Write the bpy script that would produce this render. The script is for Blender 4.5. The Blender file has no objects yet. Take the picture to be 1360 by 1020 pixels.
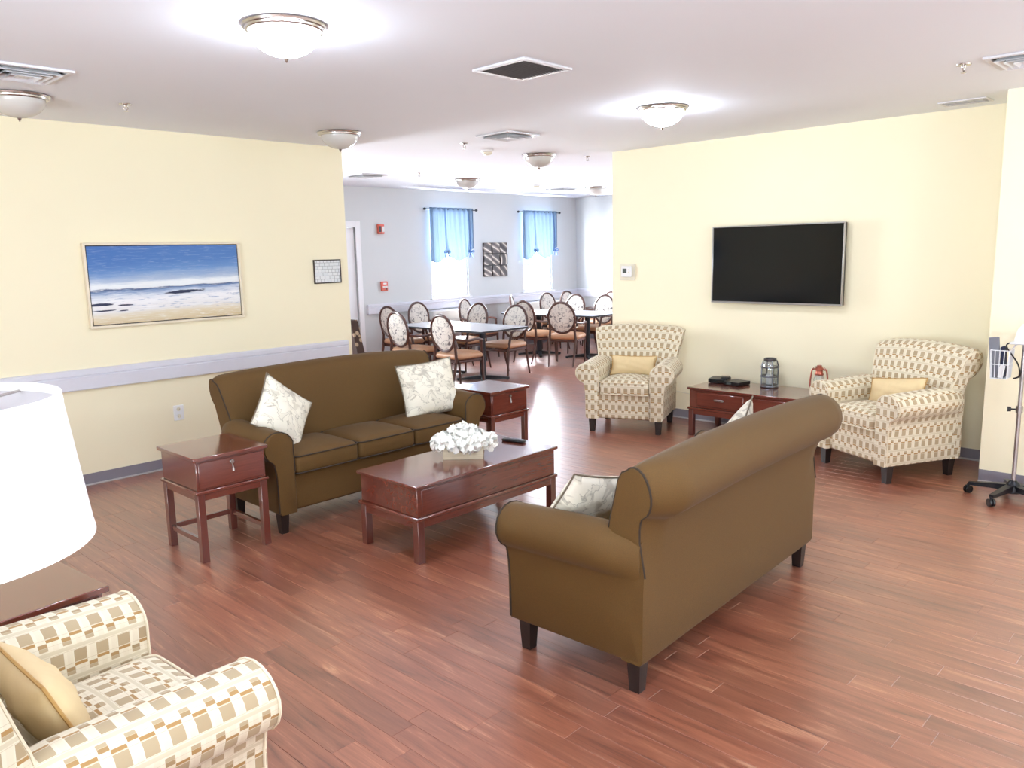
import bpy, bmesh, math, random
from mathutils import Vector, Matrix, Euler
random.seed(7)
R = math.radians
S = bpy.context.scene
COL = S.collection

# ------------------------------------------------------------------ camera
F, YAW, PITCH, ROLL, CAMH = 1057.14, 0.7632, 0.1645, -0.0215, 1.7283
fw = Vector((math.cos(YAW)*math.cos(PITCH), math.sin(YAW)*math.cos(PITCH), -math.sin(PITCH)))
r0 = fw.cross(Vector((0, 0, 1))).normalized(); u0 = r0.cross(fw)
cr, sr = math.cos(ROLL), math.sin(ROLL)
rt = cr*r0 + sr*u0; up = -sr*r0 + cr*u0
cd = bpy.data.cameras.new('camera'); cam = bpy.data.objects.new('camera', cd); COL.objects.link(cam)
cam.matrix_world = Matrix(((rt.x, up.x, -fw.x, 0), (rt.y, up.y, -fw.y, 0), (rt.z, up.z, -fw.z, CAMH), (0, 0, 0, 1)))
cd.sensor_fit = 'HORIZONTAL'; cd.sensor_width = 36; cd.lens = F/1360*36; cd.clip_start = .05
S.camera = cam

# ------------------------------------------------------------------ world, daylight, exposure
S.view_settings.view_transform = 'Standard'; S.view_settings.look = 'None'
S.view_settings.gamma = 1; S.view_settings.use_curve_mapping = False
S.view_settings.exposure = 0.3
W = bpy.data.worlds.new('sky'); S.world = W; W.use_nodes = True
bg = W.node_tree.nodes['Background']; bg.inputs[0].default_value = (.80, .90, 1, 1); bg.inputs[1].default_value = 5.0
S.cycles.max_bounces = 8; S.cycles.diffuse_bounces = 5; S.cycles.glossy_bounces = 3
S.cycles.transparent_max_bounces = 8; S.cycles.caustics_reflective = False; S.cycles.caustics_refractive = False
S.cycles.sample_clamp_indirect = 6

H = 2.74
YL, XT, YD, XD, XLE, YTE, XP, YP = 6.5516, 7.0198, 10.0711, 12.4483, 4.5728, 5.1811, 6.4098, 1.4323
X0, Y0 = -3.0, -3.0
WT = .13

def window_light(name, loc, rot, sx, sy, power, color=(.86, .93, 1)):
    l = bpy.data.lights.new(name, 'AREA'); l.shape = 'RECTANGLE'; l.size = sx; l.size_y = sy
    l.energy = power; l.color = color
    o = bpy.data.objects.new(name, l); COL.objects.link(o); o.location = loc; o.rotation_euler = rot
    return o
DAY = 1.0
TILT = 66     # rear window lamps tipped up to brighten the ceiling, imitating bounce off outside ground
# daylight through the dining room windows (back wall, looking towards -Y)
for x, e in ((4.53, 380), (9.05, 980), (11.25, 980)):
    window_light('daylight', (x, YD+.5, 1.6), (R(-90-30), 0, 0), 1.2, 1.7, e*DAY, (.90, .95, 1))
# daylight through the windows of the dining room's right wall
for y in (4.4, 6.6):
    window_light('daylight', (XD+.5, y, 1.5), (0, R(90+40), 0), 1.6, 1.6, 70*DAY, (.88, .94, 1))
# daylight through the windows of the living room behind the photographer
for x, e in ((-.8, 90), (2.2, 45), (4.8, 60)):
    window_light('daylight', (x, Y0-.45, 1.0), (R(90+TILT), 0, 0), 1.8, 1.7, e*DAY, (.78, .89, 1))
for y in (-.6, 2.4):
    window_light('daylight', (X0-.45, y, 1.0), (0, R(-90-TILT), 0), 1.7, 1.8, 230*DAY, (.78, .89, 1))

# ------------------------------------------------------------------ node helpers
def lin(r, g, b):
    f = lambda c: (c/255/12.92) if c/255 <= .04045 else ((c/255+.055)/1.055)**2.4
    return (f(r), f(g), f(b), 1)

class NG:
    def __init__(s, name):
        s.m = bpy.data.materials.new(name); s.m.use_nodes = True
        s.t = s.m.node_tree; s.b = s.t.nodes['Principled BSDF']; s.out = s.t.nodes['Material Output']
    def put(s, sock, v):
        if isinstance(v, bpy.types.NodeSocket): s.t.links.new(v, sock)
        elif v is not None: sock.default_value = v
    def node(s, typ, outp=0, props=None, **ins):
        n = s.t.nodes.new(typ)
        for k, v in (props or {}).items(): setattr(n, k, v)
        for k, v in ins.items():
            s.put(n.inputs[int(k[1:]) if k[0] == '_' and k[1:].isdigit() else k.replace('_', ' ')], v)
        return n.outputs[outp]
    def math(s, op, a, b=0.0, c=None):
        n = s.t.nodes.new('ShaderNodeMath'); n.operation = op
        s.put(n.inputs[0], a); s.put(n.inputs[1], b)
        if c is not None: s.put(n.inputs[2], c)
        return n.outputs[0]
    def mix(s, fac, a, b, blend='MIX'):
        n = s.t.nodes.new('ShaderNodeMix'); n.data_type = 'RGBA'; n.blend_type = blend
        s.put(n.inputs[0], fac); s.put(n.inputs[6], a); s.put(n.inputs[7], b)
        return n.outputs[2]
    def ramp(s, fac, stops, interp='LINEAR'):
        n = s.t.nodes.new('ShaderNodeValToRGB'); n.color_ramp.interpolation = interp
        e = n.color_ramp.elements
        while len(e) < len(stops): e.new(.5)
        for k, (p, c) in enumerate(stops):
            e[k].position = p; e[k].color = c if len(c) == 4 else (*c, 1)
        s.put(n.inputs[0], fac); return n.outputs[0]
    def coord(s, which='Object'):
        n = s.t.nodes.new('ShaderNodeTexCoord'); return n.outputs[which]
    def pos(s): return s.t.nodes.new('ShaderNodeNewGeometry').outputs['Position']
    def mapping(s, vec, scale=(1, 1, 1), loc=(0, 0, 0), rot=(0, 0, 0)):
        n = s.t.nodes.new('ShaderNodeMapping'); s.put(n.inputs[0], vec); s.put(n.inputs[1], loc)
        n.inputs[2].default_value = rot; n.inputs[3].default_value = scale; return n.outputs[0]
    def sep(s, v):
        n = s.t.nodes.new('ShaderNodeSeparateXYZ'); s.put(n.inputs[0], v); return n.outputs
    def comb(s, x, y, z=0.0):
        n = s.t.nodes.new('ShaderNodeCombineXYZ'); s.put(n.inputs[0], x); s.put(n.inputs[1], y); s.put(n.inputs[2], z); return n.outputs[0]
    def noise(s, vec, scale, detail=2, rough=.5, dist=0.0, outp=0):
        return s.node('ShaderNodeTexNoise', outp, Vector=vec, Scale=scale, Detail=detail, Roughness=rough, Distortion=dist)
    def between(s, x, a, b):
        return s.math('MULTIPLY', s.math('GREATER_THAN', x, a), s.math('LESS_THAN', x, b))
    def bump(s, h, strength=.2, dist=.01):
        n = s.t.nodes.new('ShaderNodeBump'); n.inputs['Strength'].default_value = strength; n.inputs['Distance'].default_value = dist
        s.put(n.inputs['Height'], h); s.t.links.new(n.outputs[0], s.b.inputs['Normal'])
    def set(s, color=None, rough=None, metal=None, **kw):
        s.put(s.b.inputs['Base Color'], color); s.put(s.b.inputs['Roughness'], rough); s.put(s.b.inputs['Metallic'], metal)
        for k, v in kw.items(): s.put(s.b.inputs[k.replace('_', ' ')], v)
        return s.m

def plain(name, c, rough=.5, metal=0.0, var=.05, scale=12, **kw):
    g = NG(name); col = lin(*c)
    n = g.noise(g.coord(), scale, 3)
    a = tuple(v*(1-var) for v in col[:3])+(1,); b = tuple(min(1, v*(1+var)) for v in col[:3])+(1,)
    return g.set(g.mix(n, a, b), rough, metal, **kw)

def paint_mat(name, c, rough=.6, bumpy=.05):
    g = NG(name); col = lin(*c); P = g.pos()
    n = g.noise(P, 1.3, 3); a = tuple(v*.975 for v in col[:3])+(1,)
    g.bump(g.noise(P, 160, 2), bumpy, .002)
    return g.set(g.mix(n, a, col), rough)

def wood_mat(name, dark, light, rough=.28, axis='X', scale=1.0, coat=.8):
    g = NG(name); sc = {'X': (1.2, 14, 14), 'Y': (14, 1.2, 14), 'Z': (14, 14, 1.2)}[axis]
    v = g.mapping(g.coord(), tuple(q*scale for q in sc))
    n = g.noise(v, 2.2, 6, .65, .8)
    f = g.noise(v, 11, 3, .6)
    fac = g.math('ADD', g.math('MULTIPLY', n, .75), g.math('MULTIPLY', f, .25))
    c = g.ramp(fac, [(.3, lin(*dark)), (.7, lin(*light))])
    g.bump(f, .04, .001)
    return g.set(c, rough, Coat_Weight=coat, Coat_Roughness=.13, Coat_IOR=1.9)

def metal_mat(name, c, rough=.25): return plain(name, c, rough, 1.0, .06, 30)

def plank_mat(name, per_island):
    g = NG(name); P = g.pos()
    if per_island: rnd = g.t.nodes.new('ShaderNodeNewGeometry').outputs['Random Per Island']
    else: rnd = g.t.nodes.new('ShaderNodeObjectInfo').outputs['Random']
    xyz = g.sep(P)
    v = g.comb(g.math('ADD', g.math('MULTIPLY', xyz[0], 16), g.math('MULTIPLY', rnd, 91)),
               g.math('ADD', g.math('MULTIPLY', xyz[1], 1.5), g.math('MULTIPLY', rnd, 37)), g.math('MULTIPLY', rnd, 13))
    n = g.noise(v, 1.3, 5, .62, 1.1)
    fine = g.noise(g.mapping(v, (5, 1.2, 1)), 2.0, 4, .6)
    fac = g.math('ADD', g.math('MULTIPLY', n, .7), g.math('MULTIPLY', fine, .3))
    base = g.ramp(fac, [(.30, lin(88, 48, 36)), (.45, lin(138, 80, 60)), (.57, lin(158, 98, 74)), (.72, lin(208, 155, 122))])
    tone = g.ramp(rnd, [(0, (.80, .78, .78)), (.25, (1.02, .98, .95)), (.5, (.88, .90, .91)), (.75, (1.15, 1.14, 1.1)), (1, (.95, .93, .92))])
    c = g.mix(1.0, base, tone, 'MULTIPLY')
    g.bump(fine, .05, .001)
    rg = g.math('ADD', .30, g.math('MULTIPLY', fac, .12))
    return g.set(c, rg, Coat_Weight=1.0, Coat_Roughness=.31, Coat_IOR=1.8)

def check_fabric(name):
    """cream upholstery woven with rows of taupe squares and ochre bars (UV in metres)"""
    g = NG(name); uv = g.sep(g.coord('UV'))
    PU, PV = .064, .096
    iu = g.math('DIVIDE', uv[0], PU); iv = g.math('DIVIDE', uv[1], PV)
    u = g.math('FRACT', iu); v = g.math('FRACT', iv)
    cell = g.node('ShaderNodeTexWhiteNoise', 0, {'noise_dimensions': '2D'}, Vector=g.comb(g.math('FLOOR', iu), g.math('FLOOR', iv)))
    cream, cream2 = lin(230, 221, 199), lin(217, 205, 178)
    taupe, ochre, pale = lin(182, 163, 131), lin(170, 132, 80), lin(212, 201, 174)
    taupe2 = lin(163, 140, 106)
    big = g.math('MULTIPLY', g.between(u, .04, .60), g.between(v, .40, .80))
    bar = g.math('MULTIPLY', g.between(u, .04, .60), g.between(v, .27, .37))
    s1 = g.math('MULTIPLY', g.between(u, .60, .98), g.between(v, .14, .26))
    s2 = g.math('MULTIPLY', g.between(u, .60, .98), g.between(v, .02, .13))
    stripe = g.between(v, .86, .975)
    line = g.math('MAXIMUM', g.between(v, .375, .39), g.math('MAXIMUM', g.between(v, .815, .83), g.between(v, .13, .14)))
    c = g.mix(g.math('MULTIPLY', g.math('GREATER_THAN', g.math('FRACT', g.math('ADD', g.math('MULTIPLY', u, 2.0), .2)), .5), .35), cream, cream2)
    c = g.mix(g.math('MULTIPLY', line, .55), c, taupe)
    c = g.mix(stripe, c, pale)
    c = g.mix(big, c, g.mix(g.math('MULTIPLY', cell, .6), taupe, taupe2))
    c = g.mix(bar, c, ochre); c = g.mix(s1, c, g.mix(cell, ochre, taupe2)); c = g.mix(s2, c, taupe)
    w = g.noise(g.mapping(g.coord('UV'), (1, 1, 1)), 900, 1)
    c = g.mix(g.math('MULTIPLY', w, .14), c, lin(120, 100, 70))
    g.bump(w, .12, .001)
    return g.set(c, .85, Sheen_Weight=.15)

def sofa_fabric(name):
    g = NG(name); P = g.coord()
    n = g.noise(P, 420, 2, .7); m = g.noise(P, 3, 3)
    c = g.mix(n, lin(65, 43, 9), lin(112, 79, 27))
    c = g.mix(g.math('MULTIPLY', m, .22), c, lin(66, 44, 12))
    g.bump(n, .22, .0015)
    return g.set(c, .8, Sheen_Weight=.04, Sheen_Roughness=.4)

def paisley(name):
    g = NG(name); P = g.coord('UV')
    d = g.noise(P, 7, 3, .5, 2.0, outp=1)
    v = g.node('ShaderNodeVectorMath', 0, {'operation': 'ADD'}, _0=P, _1=g.mapping(d, (.12, .12, .12)))
    w = g.node('ShaderNodeTexWave', 1, {'bands_direction': 'DIAGONAL'}, Vector=v, Scale=4.5, Distortion=9.0, Detail=2.0, Detail_Scale=1.2)
    k = g.node('ShaderNodeTexVoronoi', 0, Vector=v, Scale=10.0)
    m1 = g.ramp(w, [(.60, (0, 0, 0)), (.72, (1, 1, 1)), (.86, (.15, .15, .15))])
    m2 = g.ramp(k, [(.20, (1, 1, 1)), (.30, (0, 0, 0))])
    m3 = g.ramp(g.noise(P, 9, 2, .5, 1.5), [(.60, (0, 0, 0)), (.66, (1, 1, 1))])
    c = g.mix(g.math('MULTIPLY', m1, .8), lin(234, 228, 212), lin(160, 152, 136))
    c = g.mix(g.math('MULTIPLY', m2, .38), c, lin(160, 150, 130))
    c = g.mix(g.math('MULTIPLY', m3, .7), c, lin(164, 156, 142))
    g.bump(g.noise(P, 600, 1), .1, .001)
    return g.set(c, .9)

def leaf_fabric(name):
    g = NG(name); P = g.coord('UV')
    v = g.node('ShaderNodeVectorMath', 0, {'operation': 'ADD'}, _0=P, _1=g.mapping(g.noise(P, 16, 2, .5, 0, outp=1), (.06, .06, .06)))
    m = g.ramp(g.noise(v, 20, 3, .55, 1.2), [(.52, (0, 0, 0)), (.60, (1, 1, 1))])
    m2 = g.ramp(g.noise(g.mapping(v, (1, 1, 1), (3, 7, 0)), 26, 2, .5, .8), [(.60, (0, 0, 0)), (.65, (1, 1, 1))])
    c = g.mix(g.math('MULTIPLY', m, .6), lin(224, 220, 212), lin(150, 146, 146))
    c = g.mix(g.math('MULTIPLY', m2, .85), c, lin(60, 56, 66))
    return g.set(c, .85)

def spotted(name):
    g = NG(name); k = g.node('ShaderNodeTexVoronoi', 0, Vector=g.coord('UV'), Scale=11.0)
    return g.set(g.mix(g.ramp(k, [(.25, (1, 1, 1)), (.33, (0, 0, 0))]), lin(70, 54, 50), lin(176, 158, 136)), .9)

def emis(name, c, strength, base=(240, 240, 240), rough=.4):
    g = NG(name); return g.set(lin(*base), rough, Emission_Color=lin(*c), Emission_Strength=strength)

def glass_mat(name, alpha=.12, tint=(1, 1, 1, 1)):
    g = NG(name); t = g.t
    tr = t.nodes.new('ShaderNodeBsdfTransparent'); tr.inputs[0].default_value = tint
    gl = t.nodes.new('ShaderNodeBsdfGlossy'); gl.inputs['Roughness'].default_value = .03
    mx = t.nodes.new('ShaderNodeMixShader'); mx.inputs[0].default_value = alpha
    t.links.new(tr.outputs[0], mx.inputs[1]); t.links.new(gl.outputs[0], mx.inputs[2]); t.links.new(mx.outputs[0], g.out.inputs[0])
    return g.m

def sheer(name, c, alpha=.5, trl=.5):
    g = NG(name); t = g.t
    n = g.noise(g.mapping(g.coord('UV'), (60, 3, 1)), 3, 3)
    col = g.mix(n, lin(*[int(q*.86) for q in c]), lin(*c))
    df = t.nodes.new('ShaderNodeBsdfDiffuse'); tl = t.nodes.new('ShaderNodeBsdfTranslucent'); tr = t.nodes.new('ShaderNodeBsdfTransparent')
    t.links.new(col, df.inputs[0]); t.links.new(col, tl.inputs[0]); t.links.new(col, tr.inputs[0])
    m1 = t.nodes.new('ShaderNodeMixShader'); m1.inputs[0].default_value = trl
    m2 = t.nodes.new('ShaderNodeMixShader'); m2.inputs[0].default_value = alpha
    t.links.new(df.outputs[0], m1.inputs[1]); t.links.new(tl.outputs[0], m1.inputs[2])
    t.links.new(m1.outputs[0], m2.inputs[1]); t.links.new(tr.outputs[0], m2.inputs[2]); t.links.new(m2.outputs[0], g.out.inputs[0])
    return g.m

def seascape(name):
    g = NG(name); xyz = g.sep(g.coord('Generated')); u, v = xyz[0], xyz[2]
    sv = g.comb(g.math('MULTIPLY', u, 2.2), 0.0, g.math('MULTIPLY', v, 9))
    n = g.noise(sv, 1.6, 6, .62, .5); n2 = g.noise(g.mapping(sv, (2.2, 1, 2.5), (5, 0, 3)), 2.0, 5, .65, .6)
    t = g.math('ADD', v, g.math('ADD', g.math('MULTIPLY', g.math('SUBTRACT', n, .5), .14), g.math('MULTIPLY', g.math('SUBTRACT', u, .5), -.05)))
    c = g.ramp(t, [(.0, lin(206, 186, 146)), (.09, lin(219, 205, 176)), (.18, lin(226, 224, 224)), (.30, lin(236, 236, 240)), (.38, lin(196, 206, 222)),
                   (.425, lin(128, 152, 192)), (.447, lin(64, 84, 124)), (.462, lin(226, 230, 236)), (.51, lin(232, 236, 240)), (.56, lin(176, 192, 214)),
                   (.68, lin(108, 146, 198)), (.80, lin(80, 124, 186)), (1, lin(74, 116, 180))])
    deep = g.math('MULTIPLY', g.ramp(u, [(0, (1, 1, 1)), (.65, (0, 0, 0))]), g.ramp(v, [(.55, (0, 0, 0)), (.85, (1, 1, 1))]))
    c = g.mix(g.math('MULTIPLY', deep, .75), c, lin(62, 108, 176))
    c = g.mix(g.math('MULTIPLY', g.ramp(n2, [(.52, (0, 0, 0)), (.66, (1, 1, 1))]), g.ramp(v, [(.42, (.5, .5, .5)), (.55, (.12, .12, .12))])), c, lin(240, 242, 246))
    c = g.mix(g.math('MULTIPLY', g.math('MULTIPLY', g.ramp(n2, [(.34, (1, 1, 1)), (.44, (0, 0, 0))]), g.between(v, .15, .46)), .7), c, lin(110, 140, 184))
    def blob(cu, cv, ru, rv, tilt):
        du = g.math('DIVIDE', g.math('SUBTRACT', u, cu), ru)
        dv = g.math('DIVIDE', g.math('SUBTRACT', g.math('SUBTRACT', v, cv), g.math('MULTIPLY', g.math('SUBTRACT', u, cu), tilt)), rv)
        d = g.math('ADD', g.math('ADD', g.math('MULTIPLY', du, du), g.math('MULTIPLY', dv, dv)), g.math('MULTIPLY', g.math('SUBTRACT', n2, .5), 2.6))
        return g.ramp(d, [(.55, (1, 1, 1)), (.9, (0, 0, 0))])
    for a in ((.60, .375, .15, .026, .10), (.05, .255, .10, .02, 0), (.20, .235, .05, .012, 0), (.07, .175, .09, .010, .05), (.19, .165, .03, .010, 0)):
        c = g.mix(blob(*a), c, lin(36, 44, 74))
    return g.set(c, .65)

def floor_map(name):
    g = NG(name); xyz = g.sep(g.coord('Generated'))
    v = g.comb(g.math('MULTIPLY', xyz[0], 6), g.math('MULTIPLY', xyz[2], 6))
    b = g.node('ShaderNodeTexBrick', 0, {'offset': .37, 'squash': .7, 'squash_frequency': 3}, Vector=v, Color1=lin(226, 228, 230), Color2=lin(214, 220, 224),
               Mortar=lin(120, 124, 130), Scale=1.0, Mortar_Size=.035, Brick_Width=1.15, Row_Height=.9)
    return g.set(b, .3)

def swirl_panel(name):
    g = NG(name); P = g.coord()
    rnd = g.t.nodes.new('ShaderNodeObjectInfo').outputs['Random']
    v = g.node('ShaderNodeVectorMath', 0, {'operation': 'ADD'}, _0=P, _1=g.comb(g.math('MULTIPLY', rnd, 3.0), 0.0, g.math('MULTIPLY', rnd, 5.0)))
    w = g.node('ShaderNodeTexWave', 1, {'wave_type': 'RINGS', 'rings_direction': 'SPHERICAL'}, Vector=v, Scale=1.5, Distortion=1.2, Detail=1.0)
    c = g.ramp(w, [(.0, lin(56, 50, 52)), (.4, lin(104, 94, 92)), (.55, lin(210, 200, 188)), (.75, lin(150, 136, 128)), (1, lin(66, 58, 60))])
    return g.set(c, .4, .3)

M = {}
def mats():
    M.update(
     wall=paint_mat('yellow_wall_paint', (242, 233, 203)), blue_wall=paint_mat('pale_blue_wall_paint', (210, 213, 215)),
     ceil=paint_mat('ceiling_paint', (236, 240, 248), .8), white=plain('white_paint', (236, 236, 240), .35, var=.02),
     rail=plain('rail_vinyl', (214, 214, 224), .4, var=.02), base=plain('grey_baseboard_rubber', (128, 124, 134), .45), basetoe=plain('baseboard_toe', (182, 178, 180), .4),
     plank=plank_mat('plank_wood', False), field=plank_mat('plank_wood_field', True), sub=plain('floor_joint', (104, 62, 48), .8),
     sofa=sofa_fabric('olive_brown_fabric'), welt=plain('dark_welt', (52, 40, 30), .8), check=check_fabric('checked_upholstery'),
     chwelt=plain('cream_welt', (226, 215, 190), .85), leg=wood_mat('espresso_wood', (24, 15, 13), (42, 27, 23), .45, 'Z', coat=0),
     cherry=wood_mat('cherry_wood', (90, 38, 28), (116, 53, 39), .22, 'X'), cherry_y=wood_mat('cherry_wood_long', (90, 38, 28), (116, 53, 39), .22, 'Y'),
     cherry_z=wood_mat('cherry_wood_legs', (82, 34, 26), (104, 46, 35), .28, 'Z'),
     paisley=paisley('paisley_cotton'), pillow_welt=plain('pillow_welt', (120, 108, 92), .9), tan=plain('tan_pillow_cloth', (220, 196, 152), .85, scale=30), tanwelt=plain('tan_welt', (186, 146, 88), .85),
     tanstripe=None, nickel=metal_mat('brushed_nickel', (196, 190, 186), .25), silver=metal_mat('silver_bezel', (190, 190, 194), .3),
     black=plain('black_plastic', (20, 20, 23), .35), blackm=plain('black_metal', (26, 27, 33), .35, .3), screen=plain('tv_screen_glass', (9, 12, 15), .12, var=.02, Specular_IOR_Level=.3),
     plastic=plain('white_plastic', (232, 232, 232), .35, var=.02), ivory=plain('ivory_plastic', (222, 216, 196), .4), lcd=plain('grey_display', (88, 96, 92), .2),
     red=plain('red_plastic', (206, 92, 74), .4), opal=plain('opal_glass', (206, 203, 198), .25, var=.02, Transmission_Weight=0.0), lit=emis('lit_opal_glass', (228, 240, 255), 74),
     dark_vent=plain('dark_louvre', (128, 120, 120), .6), ventw=plain('white_vent_steel', (216, 216, 220), .45, var=.02), duct=plain('dark_duct', (40, 38, 40), .8),
     shade=plain('white_lamp_shade', (216, 218, 222), .8, var=.01), shade_trim=plain('shade_trim', (248, 248, 248), .8, var=.01), bronze=plain('dark_bronze', (52, 36, 28), .35, .5),
     frame=plain('champagne_frame', (226, 214, 192), .35), inner=plain('dark_inner_frame', (58, 48, 46), .5), sea=seascape('seascape_print'), map=floor_map('evacuation_map_print'),
     curtain=sheer('blue_sheer_curtain', (104, 124, 148), .002, .08), tie=plain('curtain_tie', (62, 104, 164), .9), glass=glass_mat('window_glass', .06),
     jarglass=glass_mat('jar_glass', .16, (.9, .93, .95, 1)), pewter=metal_mat('pewter', (112, 114, 120), .3), copper=metal_mat('copper', (176, 104, 88), .35),
     swirl=swirl_panel('swirl_metal_panel'), leaf=leaf_fabric('leaf_print_fabric'), tanv=plain('tan_vinyl', (190, 146, 112), .4), walnut=wood_mat('chair_walnut', (52, 28, 22), (88, 48, 37), .35, 'Z', coat=.15),
     table=plain('grey_table_laminate', (196, 200, 208), .2, var=.04), spot=spotted('spotted_upholstery'), petal=plain('white_petal', (250, 249, 244), .7, var=.03, scale=40), 
     boxwood=wood_mat('whitewashed_wood', (198, 184, 156), (226, 214, 190), .7, 'X', coat=0), green=plain('moss_green', (96, 104, 66), .9),
     steel=metal_mat('stainless_tube', (170, 164, 164), .3), wire=plain('white_wire', (222, 224, 228), .4), navy=plain('navy_cloth', (30, 34, 60), .8), grey=plain('grey_cloth', (120, 122, 130), .9),
     outside=plain('outside_ground', (180, 190, 180), .9))
mats()

# ------------------------------------------------------------------ mesh helpers
class MB:
    def __init__(s): s.v = []; s.f = []; s.u = []
    def add(s, vs, fs, us=None):
        o = len(s.v); s.v += [tuple(q) for q in vs]; s.f += [tuple(i+o for i in f) for f in fs]
        s.u += us if us else [None]*len(fs); return s
    def box(s, a, b, bev=0.0, rot=None):
        (x0, y0, z0), (x1, y1, z1) = a, b
        cx, cy, cz = (x0+x1)/2, (y0+y1)/2, (z0+z1)/2; hx, hy, hz = abs(x1-x0)/2, abs(y1-y0)/2, abs(z1-z0)/2
        bev = min(bev, hx*.9, hy*.9, hz*.9)
        if bev <= 0:
            vs = [(i*hx, j*hy, k*hz) for i in (-1, 1) for j in (-1, 1) for k in (-1, 1)]
            fs = [(0, 1, 3, 2), (4, 6, 7, 5), (0, 4, 5, 1), (2, 3, 7, 6), (0, 2, 6, 4), (1, 5, 7, 3)]
        else:
            vs = []; idx = {}
            for i in (-1, 1):
                for j in (-1, 1):
                    for k in (-1, 1):
                        for ax in range(3):
                            q = [i*(hx-bev), j*(hy-bev), k*(hz-bev)]; q[ax] = (i*hx, j*hy, k*hz)[ax]
                            idx[i, j, k, ax] = len(vs); vs.append(tuple(q))
            fs = []
            fs += [tuple(idx[1, j, k, 0] for j, k in ((-1, -1), (1, -1), (1, 1), (-1, 1)))]
            fs += [tuple(idx[-1, j, k, 0] for j, k in ((-1, -1), (-1, 1), (1, 1), (1, -1)))]
            fs += [tuple(idx[i, 1, k, 1] for i, k in ((-1, -1), (-1, 1), (1, 1), (1, -1)))]
            fs += [tuple(idx[i, -1, k, 1] for i, k in ((-1, -1), (1, -1), (1, 1), (-1, 1)))]
            fs += [tuple(idx[i, j, 1, 2] for i, j in ((-1, -1), (1, -1), (1, 1), (-1, 1)))]
            fs += [tuple(idx[i, j, -1, 2] for i, j in ((-1, -1), (-1, 1), (1, 1), (1, -1)))]
            for i in (-1, 1):
                for j in (-1, 1):
                    q = (idx[i, j, -1, 0], idx[i, j, 1, 0], idx[i, j, 1, 1], idx[i, j, -1, 1]); fs.append(q if i*j < 0 else q[::-1])
                    q = (idx[i, -1, j, 0], idx[i, 1, j, 0], idx[i, 1, j, 2], idx[i, -1, j, 2]); fs.append(q if i*j > 0 else q[::-1])
                    q = (idx[-1, i, j, 1], idx[1, i, j, 1], idx[1, i, j, 2], idx[-1, i, j, 2]); fs.append(q if i*j < 0 else q[::-1])
                    for k in (-1, 1):
                        q = (idx[i, j, k, 0], idx[i, j, k, 1], idx[i, j, k, 2]); fs.append(q if i*j*k > 0 else q[::-1])
        if rot is not None: vs = [rot @ Vector(q) for q in vs]
        return s.add([(q[0]+cx, q[1]+cy, q[2]+cz) for q in vs], fs)
    def taper(s, c, w0, w1, z0, z1):          # square leg: width w0 at z0, w1 at z1
        vs = []
        for w, z in ((w0, z0), (w1, z1)): vs += [(c[0]-w/2, c[1]-w/2, z), (c[0]+w/2, c[1]-w/2, z), (c[0]+w/2, c[1]+w/2, z), (c[0]-w/2, c[1]+w/2, z)]
        return s.add(vs, [(3, 2, 1, 0), (4, 5, 6, 7), (0, 1, 5, 4), (1, 2, 6, 5), (2, 3, 7, 6), (3, 0, 4, 7)])
    def tube(s, path, r, n=8, closed=False):
        P = [Vector(q) for q in path]; m = len(P); rr = r if isinstance(r, (list, tuple)) else [r]*m
        vs = []; fs = []; us = []; prev = None; L = 0.0; Ls = []
        for i in range(m):
            if i: L += (P[i]-P[i-1]).length
            Ls.append(L)
            a = P[i-1] if (i or closed) else P[i]; b = P[(i+1) % m] if (i < m-1 or closed) else P[i]
            d = (b-a).normalized() if (b-a).length > 1e-9 else Vector((0, 0, 1))
            if prev is None: x = d.orthogonal().normalized()
            else:
                x = prev - d*prev.dot(d); x = x.normalized() if x.length > 1e-6 else d.orthogonal().normalized()
            prev = x; y = d.cross(x)
            for k in range(n):
                t = 2*math.pi*k/n; vs.append(P[i] + (x*math.cos(t)+y*math.sin(t))*rr[i])
        for i in range(m if closed else m-1):
            j = (i+1) % m
            for k in range(n):
                q = (k+1) % n; fs.append((i*n+k, i*n+q, j*n+q, j*n+k))
        if not closed: fs += [tuple(range(n))[::-1], tuple((m-1)*n+k for k in range(n))]
        return s.add(vs, fs)
    def cyl(s, p0, p1, r0, r1=None, n=16): return s.tube([p0, p1], [r0, r0 if r1 is None else r1], n)
    def lathe(s, prof, n=32, c=(0, 0, 0), close=False):
        vs = []; fs = []
        for (r, z) in prof:
            for k in range(n):
                t = 2*math.pi*k/n; vs.append((c[0]+r*math.cos(t), c[1]+r*math.sin(t), c[2]+z))
        for i in range(len(prof)-1):
            for k in range(n):
                q = (k+1) % n; fs.append((i*n+k, i*n+q, (i+1)*n+q, (i+1)*n+k))
        if close:
            fs += [tuple(range(n))[::-1], tuple((len(prof)-1)*n+k for k in range(n))]
        return s.add(vs, fs)
    def loft(s, rings, caps=True, closed=True, uscale=1.0):
        """rings: list of equal-length point lists; UV u along rings, v along the profile arc"""
        n = len(rings[0]); vs = [p for r in rings for p in r]; fs = []; us = []
        ref = rings[len(rings)//2]; av = [0.0]
        for k in range(n): av.append(av[-1] + (Vector(ref[(k+1) % n])-Vector(ref[k])).length)
        au = [0.0]
        def cen(r): return sum((Vector(q) for q in r), Vector())/len(r)
        for i in range(1, len(rings)): au.append(au[-1] + (cen(rings[i])-cen(rings[i-1])).length)
        for i in range(len(rings)-1):
            for k in range(n if closed else n-1):
                q = (k+1) % n
                fs.append((i*n+k, i*n+q, (i+1)*n+q, (i+1)*n+k)); us.append([(au[i], av[k]), (au[i], av[k+1]), (au[i+1], av[k+1]), (au[i+1], av[k])])
        if caps:
            fs += [tuple(range(n))[::-1], tuple((len(rings)-1)*n+k for k in range(n))]; us += [None, None]
        return s.add(vs, fs, us)
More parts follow.
